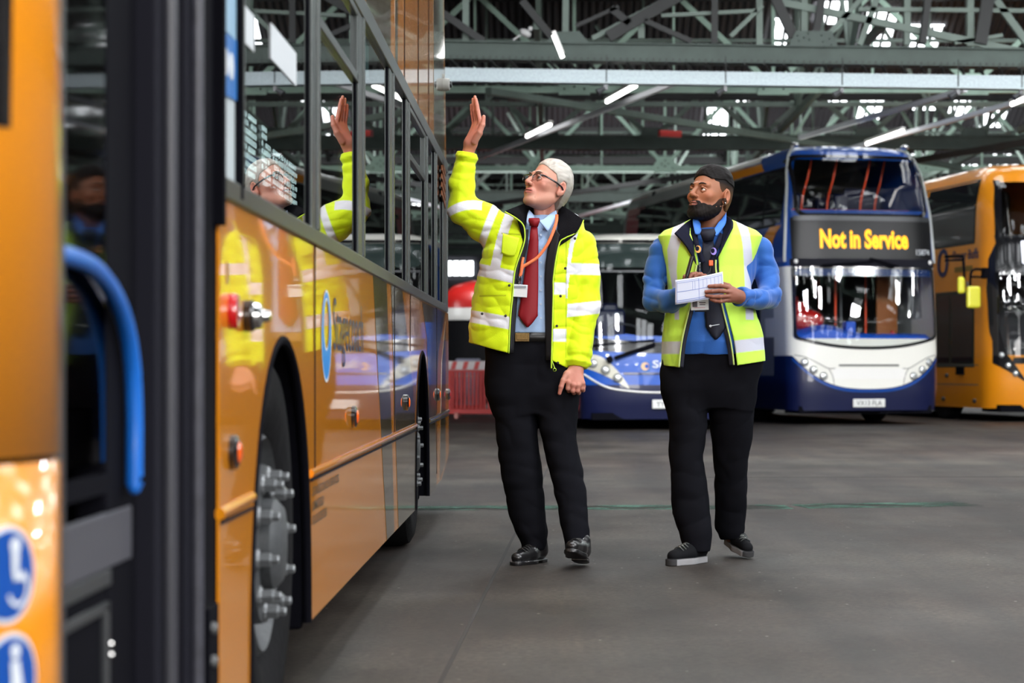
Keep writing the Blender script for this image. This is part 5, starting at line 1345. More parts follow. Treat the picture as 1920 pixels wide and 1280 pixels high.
# tie
M_TIE1=mat('crimson_tie',rgb(128,14,26),.55,spec=.3,noise=(320,.18,2))
def tie(name,L,Rr,mats,person,dy,thick=.006,bul=.008):
    n=len(L); P=[]
    for i in range(n):
        l=Vector(L[i]); r=Vector(Rr[i]); row=[]
        for j in range(9):
            t=j/8; p=l.lerp(r,t); p.y-=bul*math.sin(PI*t); row.append(p)
        P.append(row)
    m=MB(); m.grid(P); return m.build(name,mats,person,smooth=True,solid=thick,auto=False)
knot=[(993,410,1010,410,-.128),(992,414,1011,414,-.134),(996,424,1007,425,-.136)]
tie('tie_knot',[A(a,b,e) for a,b,c,d,e in knot],[A(c,d,e) for a,b,c,d,e in knot],M_TIE1,p1,0,.012,.012)
tb=[(996,424,1007,425,-.134),(993,450,1009,450,-.136),(987,490,1009,490,-.138),(980,540,1009,540,-.142),(973,585,1008,585,-.148),(972,592,1008,592,-.149),(981,604,998,605,-.150),(988.5,613,989.5,613,-.150)]
tie('tie_blade',[A(a,b,e) for a,b,c,d,e in tb],[A(c,d,e) for a,b,c,d,e in tb],M_TIE1,p1,0)
# trousers, belt
trousers(p1,[(640,918,998,.0,.12),(660,913,1000,.0,.12),(720,911,1003,.0,.115),(790,928,1007,.0,.105),(830,932,1011,.0,.10),(868,936,1015,.005,.098),(900,941,1018,.01,.095),(956,953,1023,.02,.09),(995,965,1027,.025,.088),(1020,977,1025,.03,.085),(1031,980,1024,.03,.08)],
 [(640,990,1070,.0,.12),(660,1000,1077,.0,.12),(735,1003,1085,-.01,.112),(800,1009,1081,-.03,.10),(816,1013,1081,-.03,.10),(879,1029,1092,-.05,.092),(939,1043,1101,-.08,.085),(985,1052,1105,-.11,.08),(1020,1058,1106,-.13,.078),(1036,1060,1104,-.13,.075)],
 [(622,920,1070,-.003,.128),(640,915,1074,-.003,.128),(690,911,1078,0,.125),(740,912,1083,0,.118),(775,930,1075,0,.10)],seed=4)
def ringband(name,px0,px1,y0,y1,b,m,person,dy=0,n=48,p=2.3,t=.004,off=0):
    P=[]
    for i in range(n+1):
        a=2*PI*i/n; c=math.copysign(abs(math.cos(a))**(2/p),math.cos(a)); s=math.copysign(abs(math.sin(a))**(2/p),math.sin(a))
        P.append([Vector(((xx(px0)+xx(px1))/2+(xx(px1)-xx(px0))/2*c,MY+dy+b*s,zz(y))) for y in (y0,y1)])
    q=MB(); q.grid(P); return q.build(name,m,person,smooth=True,solid=t,auto=False)
M_BELT=mat('black_belt',(.008,.008,.008),.4)
ringband('belt',914,1075,624,641,.134,M_BELT,p1)
q=MB(); c=Vector(A(979,632,-.143)); q.box(c,(.066,.008,.040)); q.box(c+Vector((0,-.005,0)),(.052,.004,.026)); 
q.build('belt_buckle',mat('brass_buckle',rgb(120,96,58),.35,metal=.8,noise=(120,.4,3)),p1,bevel=.003)
shoe(p1,(xx(1021),10.06,0),(-.175,9.82,0),False)
shoe(p1,(.150,9.86,.004),(.088,9.59,.085),False)

# coat
HV=np.array(rgb(214,240,18)); BANDC=rgb(226,228,236); LIN=(.012,.012,.018)
JR=rows([(386,992,1046,.02,.045),(394,972,1064,.02,.060),(404,952,1082,.015,.080),(416,940,1094,.01,.122),(440,926,1101,0,.155),(470,903,1104,0,.165),(500,898,1102,0,.168),(571,886,1094,0,.172),(613,878,1086,0,.176),(641,880,1081,0,.178),(700,884,1076,0,.178)])
LE=[(386,985),(412,979),(427,983),(456,982),(506,966),(557,961),(600,957),(661,954),(700,953)]
RE=[(386,1050),(413,1060),(440,1056),(458,1048),(517,1038),(557,1037),(620,1036),(675,1034),(700,1035)]
def edge(Z,E): 
    z=[zz(a) for a,b in E][::-1]; x=[xx(b) for a,b in E][::-1]; return np.interp(Z,z,x)
ARM_R=[A(1088,458,.0),A(1094,520,-.005),A(1093,575,-.02),A(1083,675,-.085)]; RR=[.076,.0785,.078,.060]
ARM_L=[A(934,436,.0),A(905,415,.0),A(868,392,-.005),A(867,345,-.005),A(876,290,-.005)]; RL=[.094,.086,.070,.060,.046]
hemx=[xx(v) for v in (870,954,1034,1062,1100)]; hemz=[zz(v) for v in (640,662,676,690,690)]
def sleeve(X,Y,Z,pts,rs):
    d=chain(X,Y,Z,pts,rs,.02); return d
def planecut(X,Y,Z,p,n):
    n=Vector(n).normalized(); return (X-p[0])*n.x+(Y-p[1])*n.y+(Z-p[2])*n.z
aL=(Vector(ARM_L[4])-Vector(ARM_L[3])).normalized(); aR=(Vector(ARM_R[3])-Vector(ARM_R[2])).normalized()
cutL=Vector(A(876,286,-.005)); cutR=Vector(A(1081,690,-.09))
def coat_wob(X,Y,Z): return .0050*folds(X,Y,Z,17,31,(1,1,1.5))+.0022*crease(X,Y,Z,44,32,(.8,1,1.3))+.0016*folds(X,Y,Z,90,33)
def coat(X,Y,Z):
    wob=coat_wob(X,Y,Z)
    t=stack(X,Y,Z,JR,2.3)+wob
    shell=np.maximum(t,-(t+.016))
    op=np.maximum(np.maximum(edge(Z,LE)-X,X-edge(Z,RE)),Y-MY)
    shell=smax(shell,-op,.006)
    nk=rcone(X,Y,Z,A(1018,372,.0),A(1014,420,-.03),.125,.074); shell=smax(shell,-nk,.006)
    # a gathered waist above a flared hem
    shell=np.maximum(shell,np.interp(X,hemx,hemz)-Z+.002*folds(X,Y,Z,22,36))
    def dist(p,a): return (X-p.x)*a.x+(Y-p.y)*a.y+(Z-p.z)*a.z
    def arm(pts,rs,cut,ax,seed):
        s=sleeve(X,Y,Z,pts,rs)+wob*.9+.0030*crease(X,Y,Z,44,seed,(.55,1,1.5))
        q=dist(cut,ax)
        s=s-.005*np.exp(-((q+.022)/.010)**2)+.004*np.exp(-((q+.048)/.010)**2)
        s=np.maximum(s,q)
        hol=np.maximum(sleeve(X,Y,Z,pts,[r-.014 for r in rs]),-q-.018)
        return np.maximum(s,-hol)
    a1=arm(ARM_L,RL,cutL,aL,34); a2=arm(ARM_R,RR,cutR,aR,35)
    # keep the trunk cavity clear of the sleeves
    cav=np.maximum(np.maximum(t+.016,edge(Z,LE)-X-.01),X-edge(Z,RE)-.01)
    return np.minimum(smin(shell,a1,.022),smin(shell,a2,.004))
def coat_col(X,Y,Z):
    c=np.tile(HV,(len(X),1)); t=stack(X,Y,Z,JR,2.3)+coat_wob(X,Y,Z)
    def along(pts):
        # arc length from the start of the chain to the nearest point
        best=np.full(len(X),9.); s=np.zeros(len(X)); acc=0
        for i in range(len(pts)-1):
            a=np.array(pts[i]); b=np.array(pts[i+1]); d=b-a; L=np.linalg.norm(d)
            u=np.clip(((X-a[0])*d[0]+(Y-a[1])*d[1]+(Z-a[2])*d[2])/L**2,0 if i else -9,1)
            ds=np.sqrt((X-a[0]-u*d[0])**2+(Y-a[1]-u*d[1])**2+(Z-a[2]-u*d[2])**2)
            m=ds<best; s=np.where(m,acc+u*L,s); best=np.where(m,ds,best); acc+=L
        return s,best
    sL,bL=along(ARM_L); sR,bR=along(ARM_R)
    isL=(X<edge(Z,[(300,990),(360,975),(400,944),(425,928),(450,910),(470,897),(520,880),(700,870)]))&(Z>zz(480)); isR=(X>edge(Z,[(300,1100),(430,1088),(460,1076),(480,1072),(550,1064),(620,1062),(720,1060)]))
    tor=~isL&~isR
    w=np.zeros(len(X))
    # upper-arm and elbow tapes of the raised sleeve
    w=np.maximum(w,np.where(isL|((X<xx(948))&(Z>zz(470))),band((X-xx(940))*.86+(Z-zz(385))*(-.50)*-1*0+( -(Z-zz(385)))*(-.42),-.052,-.018),0)*0)
    px=CX+X*F/MY; py=CY-(Z-H)*F/MY
    # tape across the shoulder end of the sleeve: follows a line from (931,385) to (900,470)
    dd=(px-(931+(py-385)*(-.38))); w=np.maximum(w,np.where((py<476)&(py>370),band(dd/400,-.018,.020),0))
    dd=(py-(391+(px-868)*(-.28)+.012*(px-866)**2*.5)); w=np.maximum(w,np.where((px<905)&(px<931+(py-385)*(-.38)-10),band(dd/400,-.028,.016),0))
    w=np.maximum(w,np.where(isR,np.maximum(band(-(py-506)/400,-.026,.026),band(-(py-580+(px-1093)*.12)/400,-.030,.030)),0))
    front=Y<MY+.02
    hb=lambda y0,k,hh: band(-(py-(y0+k*(px-930)))/400,-hh,hh)
    w=np.maximum(w,np.where(tor&(px<1000),np.maximum(hb(514,.24,.029),hb(602,.19,.029)),0))
    w=np.maximum(w,np.where(tor&(px>=1000),np.maximum(hb(543,0,.028),hb(629,0,.029)),0))
    # braces
    lx=np.interp(py,[395,412,450,500,530],[958,953,941,930,926]); w=np.maximum(w,np.where((py<515)&(px>lx-9)&(px<lx+10)&(px<1000)&tor,1.0,0))
    rx=np.interp(py,[425,440,470,520,560,640],[1080,1078,1072,1067,1066,1066]); w=np.maximum(w,np.where((py<560)&(px>rx-6)&(px<rx+5),1.0,0)*tor)
    c=mixc(c,BANDC,np.clip(w,0,1))
    # dark lining on the inner faces
    inn=(t<-.009)&(bL>np.interp(sL,[0,.1,.4],[.06,.06,.02]))&(bR>.088)
    c[inn]=np.array(LIN)
    # pocket flap seams
    sm=np.zeros(len(X))
    sm=np.maximum(sm,np.where((px>900)&(px<950),band(-(py-556)/400,-.0025,.0025),0)); sm=np.maximum(sm,np.where((px>941)&(px<976),band(-(py-(440+(px-941)*.10))/400,-.003,.003),0))
    sm=np.maximum(sm,np.where((px>940)&(px<968),band(-(py-478)/400,-.003,.003),0)); sm=np.maximum(sm,np.where(tor&front&(px>1035),band((px-1061)/400,-.002,.002),0))
    c=mixc(c,tuple(HV*.35),sm*.7)
    return c
M_COAT=cloth_mat('hi_vis_cloth',.62,.15,(220,.3,.002))
coat_o=sdf_obj('hi_vis_coat',[(coat,(xx(832),MY-.22,zz(700)),(xx(1130),MY+.22,zz(280)),.0042,coat_col)],M_COAT,p1)
M_FUR=mat('black_pile_collar',(.006,.006,.008),.95,spec=.1,bump=(400,1,.004))
sheet('coat_collar',[[A(947,397,-.135),A(966,389,-.09),A(984,381,-.02),A(998,376,.05),A(1020,373,.085),A(1038,377,.055),A(1050,384,.0),A(1072,397,-.06),A(1094,413,-.115)],
 [A(970,410,-.150),A(975,402,-.11),A(984,396,-.04),A(998,392,.04),A(1020,390,.080),A(1040,394,.045),A(1052,402,-.03),A(1068,420,-.115),A(1081,437,-.150)],
 [A(983,460,-.158),A(984,430,-.142),A(987,412,-.07),A(998,408,.03),A(1020,408,.065),A(1040,410,.03),A(1047,418,-.06),A(1048,436,-.135),A(1047,462,-.158)]],M_FUR,p1,.010,48,14)
M_LIN=mat('black_lining',(.008,.008,.011),.7)
sheet('coat_lining',[[A(983,430,-.150),A(982,456,-.156),A(967,506,-.160),A(962,557,-.162),A(956,661,-.166)],[A(990,430,-.125),A(988,460,-.132),A(978,506,-.136),A(970,557,-.142),A(962,661,-.140)]],M_LIN,p1,.006,30,5)
sheet('coat_lining',[[A(1050,440,-.148),A(1046,462,-.156),A(1038,517,-.160),A(1037,557,-.162),A(1035,675,-.166)],[A(1038,425,-.10),A(1028,462,-.130),A(1022,510,-.134),A(1022,557,-.138),A(1024,675,-.140)]],M_LIN,p1,.006,30,5)
M_PIPE=mat('lime_piping',rgb(196,236,60),.6)
for pts in ([(947,397,-.138),(966,408,-.150),(980,420,-.158),(984,436,-.160),(982,458,-.164),(966,506,-.168),(961,557,-.170),(957,600,-.172),(954,662,-.175)],[(1094,413,-.118),(1088,427,-.140),(1078,438,-.152),(1060,446,-.158),(1048,459,-.162),(1038,517,-.167),(1037,557,-.170),(1034,676,-.175)]):
    q=MB(); q.tube(crom([A(*p) for p in pts],60),.0032,8); q.build('coat_piping',M_PIPE,p1,smooth=True,auto=False)
for x,y in ((1078,447),(1060,503),(1051,555),(1044,611),(1046,680),(955,535),(948,592),(904,588),(945,653)):
    q=MB(); q.lathe([(.0065,0),(.0060,.003),(.002,.0035),(0,.002)],Vector(A(x,y,-.176 if 945<x<1062 else -.168 if x<1062 else -.150)),(0,-1,0),14); q.build('press_stud',mat('dark_stud',(.02,.02,.02),.3,metal=.6),p1,smooth=True)
# chest pocket of the coat
sheet('chest_pocket',[[A(943,437,-.164),A(958,442,-.170),A(974,446,-.172)],[A(941,458,-.170),A(956,462,-.176),A(969,466,-.177)],[A(940,474,-.170),A(953,480,-.175),A(965,480,-.174)]],mat('hi_vis_pocket',tuple(HV*.93),.62,bump=(220,.3,.002)),p1,.003,10,8)
q=MB(); q.tube([A(1034,668,-.178),A(1034,690,-.176)],.0035,6); q.lathe([(.006,0),(.008,.003),(.006,.005)],Vector(A(1040,693,-.178)),(0,-1,0),12); q.tube([A(1035,676,-.178),A(1040,690,-.178)],.002,6); q.build('zip_pull',mat('lime_zip',rgb(190,230,60),.4),p1)
# lanyard with its card
M_LAN=mat('orange_lanyard',rgb(232,120,70),.6,noise=(90,.3,2))
def ribbon(name,pts,wd,m,person,n=40,wdir=None):
    C=crom(pts,n); P=[]
    for i,p in enumerate(C):
        t=(C[min(i+1,n-1)]-C[max(i-1,0)]).normalized(); s=t.cross(Vector((0,-1,0))).normalized()*wd/2
        P.append([p-s,p+s])
    q=MB(); q.grid(P); return q.build(name,m,person,smooth=True,solid=.0022,auto=False)
ribbon('lanyard',[A(1044,402,-.06),A(1043,416,-.11),A(1035,440,-.138),A(1024,462,-.145),A(1008,482,-.150),A(990,494,-.154),A(980,501,-.156),A(976,516,-.158)],.014,M_LAN,p1)
ribbon('lanyard',[A(981,482,-.150),A(979,494,-.155),A(977,508,-.158),A(975,518,-.158)],.012,M_LAN,p1,16)
q=MB(); q.tube([A(975,518,-.16),A(974,532,-.162)],.005,8); q.box(Vector(A(974,524,-.163)),(.018,.006,.014)); q.build('lanyard_clip',M_CHROME,p1,smooth=True)
q=MB(); q.box((0,0,0),(.068,.003,.058),Matrix.Rotation(.06,3,'Y')); o=q.build('identity_card',mat('card_white',(.70,.72,.74),.25,coat=.6),p1,bevel=.002); o.location=Vector(A(975,545,-.166))
q=MB(); q.box((0,-.003,.018),(.056,.002,.010)); q.build('card_slot',mat('card_grey',(.25,.27,.30),.4),o)

# ================================================================== man in the hi-vis waistcoat
p2=empty('person',(xx(1335),MY+.05,0),label='bearded man in lime waistcoat and blue shirt writing on a paper form',cat='person')
SK2=rgb(150,98,70)
M2=Matrix.Translation(A(1330,367,-.01))@Matrix.Rotation(math.radians(-43),4,'Z')@Matrix.Rotation(math.radians(-14),4,'X')@Matrix.Scale(1.07,4)
skin2=skin_mat('skin_brown')
col2b=lambda X,Y,Z: mixc(np.tile(np.array(SK2),(len(X),1)),rgb(112,66,48),.25+.35*np.clip(folds(X,Y,Z,60,9),-1,1))
neck2=(lambda X,Y,Z: rcone(X,Y,Z,A(1340,395,.03),A(1332,440,.03),.056,.064),(xx(1290),MY-.12,zz(470)),(xx(1380),MY+.13,zz(368)),.004,col2b)
trunk2=(lambda X,Y,Z: np.minimum(stack(X,Y,Z,rows([(432,1300,1360,.01,.07),(460,1260,1405,.01,.09),(600,1262,1405,.01,.11),(720,1262,1405,.01,.11)])),np.minimum(rcone(X,Y,Z,A(1290,720,.0),A(1305,1035,.0),.07,.035),rcone(X,Y,Z,A(1370,720,0),A(1372,1005,.32),.07,.035))),(xx(1250),MY-.2,.06),(xx(1420),MY+.45,zz(425)),.014,const(SK2))
# his left hand (screen right) holding the form: fingers across the front, thumb behind
def FG(pts,r0=.0105,r1=.0082): return ([A(*p) for p in pts],[r0+(r1-r0)*i/(len(pts)-1) for i in range(len(pts))])
DP=-.315
G=[FG([(1368,539,DP+.02),(1352,535.5,DP-.004),(1341,536,DP-.006),(1330,536.5,DP-.004)]),
   FG([(1369,547,DP+.012),(1349,545,DP-.012),(1335,546,DP-.012),(1323,547,DP-.004)]),
   FG([(1368,555,DP+.012),(1350,556,DP-.012),(1336,556,DP-.010),(1325,554,DP-.003)]),
   FG([(1366,562,DP+.016),(1351,565,DP-.006),(1341,564,DP-.006),(1333,561,DP-.003)],.0098,.0074),
   FG([(1378,548,DP+.05),(1366,536,DP+.042),(1352,531,DP+.036),(1344,530,DP+.032)],.0135,.0098)]
palm=[(A(1386,556,DP+.055),A(1368,539,DP+.022),.024,.0135),(A(1386,556,DP+.055),A(1369,547,DP+.016),.024,.0140),(A(1386,557,DP+.055),A(1368,555,DP+.016),.024,.0140),(A(1385,558,DP+.055),A(1366,562,DP+.02),.024,.0130),(A(1384,554,DP+.05),A(1374,544,DP+.05),.022,.016),(A(1392,557,DP+.062),A(1385,557,DP+.055),.026,.026)]
hcol=lambda X,Y,Z: mixc(np.tile(np.array(rgb(118,72,54)),(len(X),1)),rgb(150,96,80),.5+.5*np.clip(folds(X,Y,Z,80,12),-1,1))
handA=hand_piece(G,palm,(xx(1312),MY+DP-.04,zz(585)),(xx(1412),MY+DP+.12,zz(515)),hcol,.0017,.005)
# his right hand behind the form, holding a pen
G2=[FG([(1300,522,-.262),(1296,514.5,-.268),(1290,516,-.278),(1287,522,-.284)]),FG([(1308,521,-.262),(1305,513,-.268),(1298,514,-.280),(1293,520,-.286)]),FG([(1316,522,-.258),(1314,514,-.266),(1308,514.5,-.276),(1303,520,-.280)]),FG([(1323,525,-.25),(1322,517,-.258),(1317,516.5,-.268),(1312,521,-.27)],.0095,.0078),
    FG([(1296,534,-.262),(1288,528,-.272),(1284,523,-.280),(1284,518,-.286)],.0125,.0095)]
palm2=[(A(1306,542,-.245),A(1300,522,-.262),.024,.0125),(A(1308,542,-.245),A(1308,521,-.262),.024,.0125),(A(1310,542,-.245),A(1316,522,-.258),.024,.012),(A(1312,542,-.24),A(1323,525,-.25),.024,.012),(A(1300,544,-.245),A(1296,534,-.26),.022,.015),(A(1280,550,-.215),A(1306,542,-.245),.028,.024)]
handB=hand_piece(G2,palm2,(xx(1265),MY-.31,zz(565)),(xx(1335),MY-.17,zz(506)),hcol,.0018,.005)
body2=make_head(p2,None,M2,SK2,rgb(140,82,72),rgb(176,104,76),mat('iris_brown',(.02,.010,.006),.1),mat('brow_black',(.010,.008,.007),.8),1.03,1.15,(-.22,-1,.32),skin2,[neck2,trunk2,handA,handB],SK2)
M_HAIRB=mat('black_hair',(.01,.01,.01),.6,attr='Col',spec=.1,bump=(500,.5,.002))
hp2=hair_piece([(-.10,.071),(-.075,.070),(-.060,.056),(-.040,.060),(.0,.066),(.05,.060),(.12,.050)],.006,13,.0022,1.03,.012)
o=sdf_obj('hair',[(hp2,(-.11,-.115,-.02),(.11,.15,.17),.0023,const((.010,.009,.009)),M2)],M_HAIRB,p2)
# faded sides
hp3=hair_piece([(-.10,.2),(-.060,.2),(-.048,.052),(-.030,.046),(-.022,.020),(-.014,-.010),(.004,-.010),(.012,.034),(.036,.030),(.046,-.030),(.06,-.055),(.12,-.050)],.0012,14,.0005,1.03,.0)
def fade(X,Y,Z): return mixc(np.tile(np.array(rgb(92,66,46)),(len(X),1)),(.012,.010,.010),np.clip((Z-.0)/.055,0,1))
sdf_obj('faded_sides',[(hp3,(-.11,-.115,-.10),(.11,.15,.10),.0023,fade,M2)],M_HAIRB,p2)
def beard(X,Y,Z):
    ax=np.abs(X); d=head_sdf(X,Y,Z,1.03,1.15)
    # inside = hair: below a line from sideburn to cheek to moustache, away from the lips
    line=np.interp(Y,[-.12,-.100,-.090,-.080,-.06,-.035,-.012,.012,.02],[-.047,-.049,-.051,-.055,-.060,-.052,-.022,-.008,-.2])
    reg=Z-line+.002*folds(X,Y,Z,200,3)
    lips=ell(ax,Y,Z,(0,-.098,-.0660),(.0225,.03,.0092)); bk=Y-.012
    reg=np.maximum(np.maximum(reg,-lips),bk)
    t=.0006+.0026*np.clip((-.060-Z)/.04,0,1)
    return smax(d-t+.0012*folds(X,Y,Z,330,5),reg,.003)
sdf_obj('beard',[(beard,(-.10,-.13,-.14),(.10,.03,.0),.0021,lambda X,Y,Z: mixc(np.tile(np.array((.012,.010,.009)),(len(X),1)),rgb(70,48,36),np.clip((Z+.055)/.03,0,1)*.6),M2)],M_HAIRB,p2)
q=MB(); q.sphere(M2@Vector((.0915,.006,-.036)),.0034,12,8); q.build('ear_stud',mat('diamond_stud',(.9,.9,.95),.05,metal=.9),p2,smooth=True)

# shirt
BL=np.array(rgb(36,92,172))
S2R=rows([(428,1300,1368,.02,.070),(438,1270,1398,.015,.09),(450,1250,1416,.008,.112),(480,1246,1420,0,.13),(540,1254,1410,0,.138),(600,1252,1418,-.01,.155),(640,1250,1424,-.015,.165),(664,1250,1422,-.01,.160)])
AL=[A(1241,468,.03),A(1229,518,.025),A(1226,562,-.02),A(1256,566,-.13),A(1287,551,-.235)]; RAL=[.058,.056,.056,.052,.040]
AR=[A(1425,466,.03),A(1438,512,.03),A(1442,556,-.02),A(1422,562,-.13),A(1388,556,-.245)]; RAR=[.056,.054,.055,.050,.042]
cB=Vector(AR[4]); dB=(Vector(AR[4])-Vector(AR[3])).normalized()
def shirt2(X,Y,Z):
    wob=.0035*folds(X,Y,Z,20,41,(1.3,1,.9))+.0026*crease(X,Y,Z,32,42)
    d=stack(X,Y,Z,S2R,2.3)+wob
    ar=.0050*crease(X,Y,Z,34,44,(.9,1,1.7))+.0020*folds(X,Y,Z,80,45)
    a=chain(X,Y,Z,AL,RAL,.02)+wob+ar
    b=chain(X,Y,Z,AR,RAR,.02)+wob+ar
    q=(X-cB.x)*dB.x+(Y-cB.y)*dB.y+(Z-cB.z)*dB.z
    b=b-.004*((q>-.062)&(q<.02)); b=np.maximum(b,q-.012)
    b=np.maximum(b,-np.maximum(chain(X,Y,Z,AR,[r-.012 for r in RAR],.02),-q-.05))
    cA=Vector(AL[4]); dA=(cA-Vector(AL[3])).normalized(); qa=(X-cA.x)*dA.x+(Y-cA.y)*dA.y+(Z-cA.z)*dA.z
    a=np.maximum(a,qa-.01)
    return smin(smin(d,a,.015),b,.015)
sdf_obj('shirt',[(shirt2,(xx(1190),MY-.32,zz(668)),(xx(1478),MY+.2,zz(402)),.0048,const(tuple(BL)))],cloth_mat('blue_shirt_cloth',.65,.25),p2)
M_SH2=mat('blue_collar',rgb(56,116,206),.65)
sheet('shirt_collar',[[A(1302,402,-.045),A(1299,416,-.085),A(1303,438,-.125)],[A(1308,410,-.055),A(1306,424,-.10),A(1309,440,-.130)],[A(1313,420,-.06),A(1314,430,-.105),A(1318,436,-.125)]],M_SH2,p2,.005,10,6)
sheet('shirt_collar',[[A(1362,398,-.005),A(1360,420,-.06),A(1344,442,-.128)],[A(1354,410,-.035),A(1350,424,-.085),A(1338,440,-.130)],[A(1346,418,-.06),A(1340,428,-.10),A(1330,435,-.125)]],M_SH2,p2,.005,10,6)
M_TIE2=mat('navy_tie',(.007,.009,.020),.6,spec=.25)
kn2=[(1317,431,1339,430,-.126),(1314,438,1341,437,-.140),(1319,452,1336,451,-.144)]
tie('tie_knot',[A(a,b,e) for a,b,c,d,e in kn2],[A(c,d,e) for a,b,c,d,e in kn2],M_TIE2,p2,0,.012,.012)
tb2=[(1318,450,1337,450,-.140),(1315,490,1344,490,-.148),(1317,530,1349,530,-.155),(1320,570,1355,568,-.166),(1323,600,1361,602,-.178),(1324,612,1361,614,-.182),(1334,628,1350,630,-.186),(1342,636,1343,636,-.188)]
tie('tie_blade',[A(a,b,e) for a,b,c,d,e in tb2],[A(c,d,e) for a,b,c,d,e in tb2],M_TIE2,p2,0)
q=MB(); q.tube([A(1332,611,-.198),A(1349,608,-.198)],.0022,6); q.lathe([(.006,0),(.0055,.002),(0,.002)],Vector(A(1332,611,-.197)),(0,-1,0),14); q.build('tie_emblem',mat('tie_silver_thread',(.5,.55,.6),.4),p2)
# trousers and trainers
trousers(p2,[(655,1246,1330,.0,.135),(694,1240,1330,.0,.13),(737,1240,1328,.0,.125),(794,1254,1326,.0,.112),(862,1255,1318,.0,.10),(900,1257,1326,.0,.098),(962,1260,1333,.0,.095),(1003,1274,1334,-.01,.09),(1033,1281,1332,-.01,.085)],
 [(655,1330,1432,.0,.135),(690,1330,1426,.0,.13),(727,1329,1416,.02,.12),(784,1331,1413,.06,.11),(821,1334,1411,.10,.105),(862,1338,1403,.14,.098),(895,1341,1402,.18,.095),(950,1341,1399,.24,.09),(990,1341,1397,.29,.085),(1010,1350,1394,.31,.08)],
 [(650,1252,1422,-.008,.160),(664,1248,1428,-.005,.158),(690,1241,1428,0,.15),(730,1242,1415,0,.135),(765,1258,1405,.02,.11)],seed=9)
shoe(p2,(xx(1322),10.04,0),(.540,9.80,0),True)
shoe(p2,(.862,10.405,.060),(.952,10.150,.006),True)
# waistcoat
VR=rows([(410,1300,1368,.02,.050),(420,1278,1392,.02,.072),(432,1246,1418,.012,.110),(443,1234,1430,.005,.137),(470,1240,1421,0,.148),(500,1249,1410,0,.153),(540,1254,1408,0,.158),(570,1250,1412,0,.162),(600,1244,1423,-.005,.172),(630,1241,1430,-.01,.182),(695,1240,1435,-.01,.186)])
VL=[(408,1296),(440,1292),(480,1303),(497,1306),(530,1301),(572,1294),(637,1279),(695,1271)]
VRr=[(408,1366),(425,1368),(455,1354),(484,1342),(510,1343),(572,1354),(640,1370),(695,1377)]
hvx=[xx(v) for v in (1240,1273,1375,1436)]; hvz=[zz(v) for v in (685,689,685,676)]
def vest_wob(X,Y,Z): return .0040*folds(X,Y,Z,17,51,(1,1,1.0))+.0026*crease(X,Y,Z,26,52,(1,1,.8))
def vest(X,Y,Z):
    wob=vest_wob(X,Y,Z)
    t=stack(X,Y,Z,VR,2.6)+wob
    s=np.maximum(t,-(t+.013))
    op=np.maximum(np.maximum(edge(Z,VL)-X,X-edge(Z,VRr)),Y-MY)
    s=smax(s,-op,.005); s=smax(s,-rcone(X,Y,Z,A(1333,392,.0),A(1332,432,-.01),.108,.070),.006)
    s=np.maximum(s,np.interp(X,hvx,hvz)-Z)
    # arm holes
    for pts in (AL,AR):
        s=np.maximum(s,-(chain(X,Y,Z,pts[:3],[.058,.068,.068],.02)))if False else s
    return s
V_C=np.array(rgb(196,240,84))
def vest_col(X,Y,Z):
    c=np.tile(V_C,(len(X),1)); t=stack(X,Y,Z,VR,2.6)+vest_wob(X,Y,Z); px=CX+X*F/MY; py=CY-(Z-H)*F/MY; w=np.zeros(len(X))
    l0=np.interp(py,[410,432,470,505,530,560],[1272,1259,1249,1252,1257,1262]); l1=np.interp(py,[410,418,450,475,510,560],[1288,1283,1275,1268,1266,1270])
    w=np.maximum(w,np.where((py<600),band(px/400,l0/400,l1/400),0))
    r0=np.interp(py,[410,460,500,560],[1379,1388,1391,1393]); r1=np.interp(py,[410,460,490,560],[1397,1405,1408,1409])
    w=np.maximum(w,np.where((py<600),band(px/400,r0/400,r1/400),0))
    w=np.maximum(w,band(-(py-(652-(px>1330)*(px-1370)*.12-(px>1330)*1))/400,-.029,.029))
    c=mixc(c,rgb(196,200,214),w)
    c[t<-.008]=np.array((.012,.013,.03)); return c
sdf_obj('hi_vis_waistcoat',[(vest,(xx(1228),MY-.22,zz(698)),(xx(1446),MY+.21,zz(402)),.0042,vest_col)],M_COAT,p2)
M_NAVYC=mat('navy_fleece_collar',(.007,.008,.020),.85,spec=.15)
sheet('waistcoat_collar',[[A(1265,437,-.142),A(1278,425,-.105),A(1291,414,-.045),A(1308,405,.04),A(1330,401,.085),A(1350,402,.045),A(1363,405,-.015),A(1373,413,-.065),A(1373,426,-.12)],
 [A(1287,462,-.160),A(1290,442,-.130),A(1295,427,-.065),A(1308,415,.03),A(1330,410,.075),A(1352,411,.03),A(1364,421,-.045),A(1366,436,-.115),A(1358,456,-.158)],
 [A(1306,498,-.168),A(1301,472,-.160),A(1300,442,-.095),A(1309,426,.0),A(1330,421,.055),A(1350,421,.0),A(1357,438,-.085),A(1352,462,-.150),A(1342,488,-.168)]],M_NAVYC,p2,.009,48,14)
for pts in ([(1306,497,-.170),(1301,530,-.174),(1294,572,-.180),(1279,637,-.196),(1273,688,-.198)],[(1342,487,-.170),(1343,512,-.174),(1354,572,-.182),(1370,640,-.196),(1376,684,-.198)]):
    q=MB(); q.tube(crom([A(*p) for p in pts],40),.004,8); q.build('waistcoat_edging',mat('grey_edging',rgb(190,214,120),.6),p2,smooth=True,auto=False)
for pts in ([(1310,497,-.162),(1305,530,-.168),(1298,572,-.172),(1283,637,-.188),(1277,688,-.190)],[(1337,487,-.160),(1339,512,-.166),(1350,572,-.174),(1366,640,-.188),(1372,684,-.190)]):
    ribbon('waistcoat_lining',[A(*p) for p in pts],.022,mat('navy_lining',(.008,.009,.02),.8),p2)
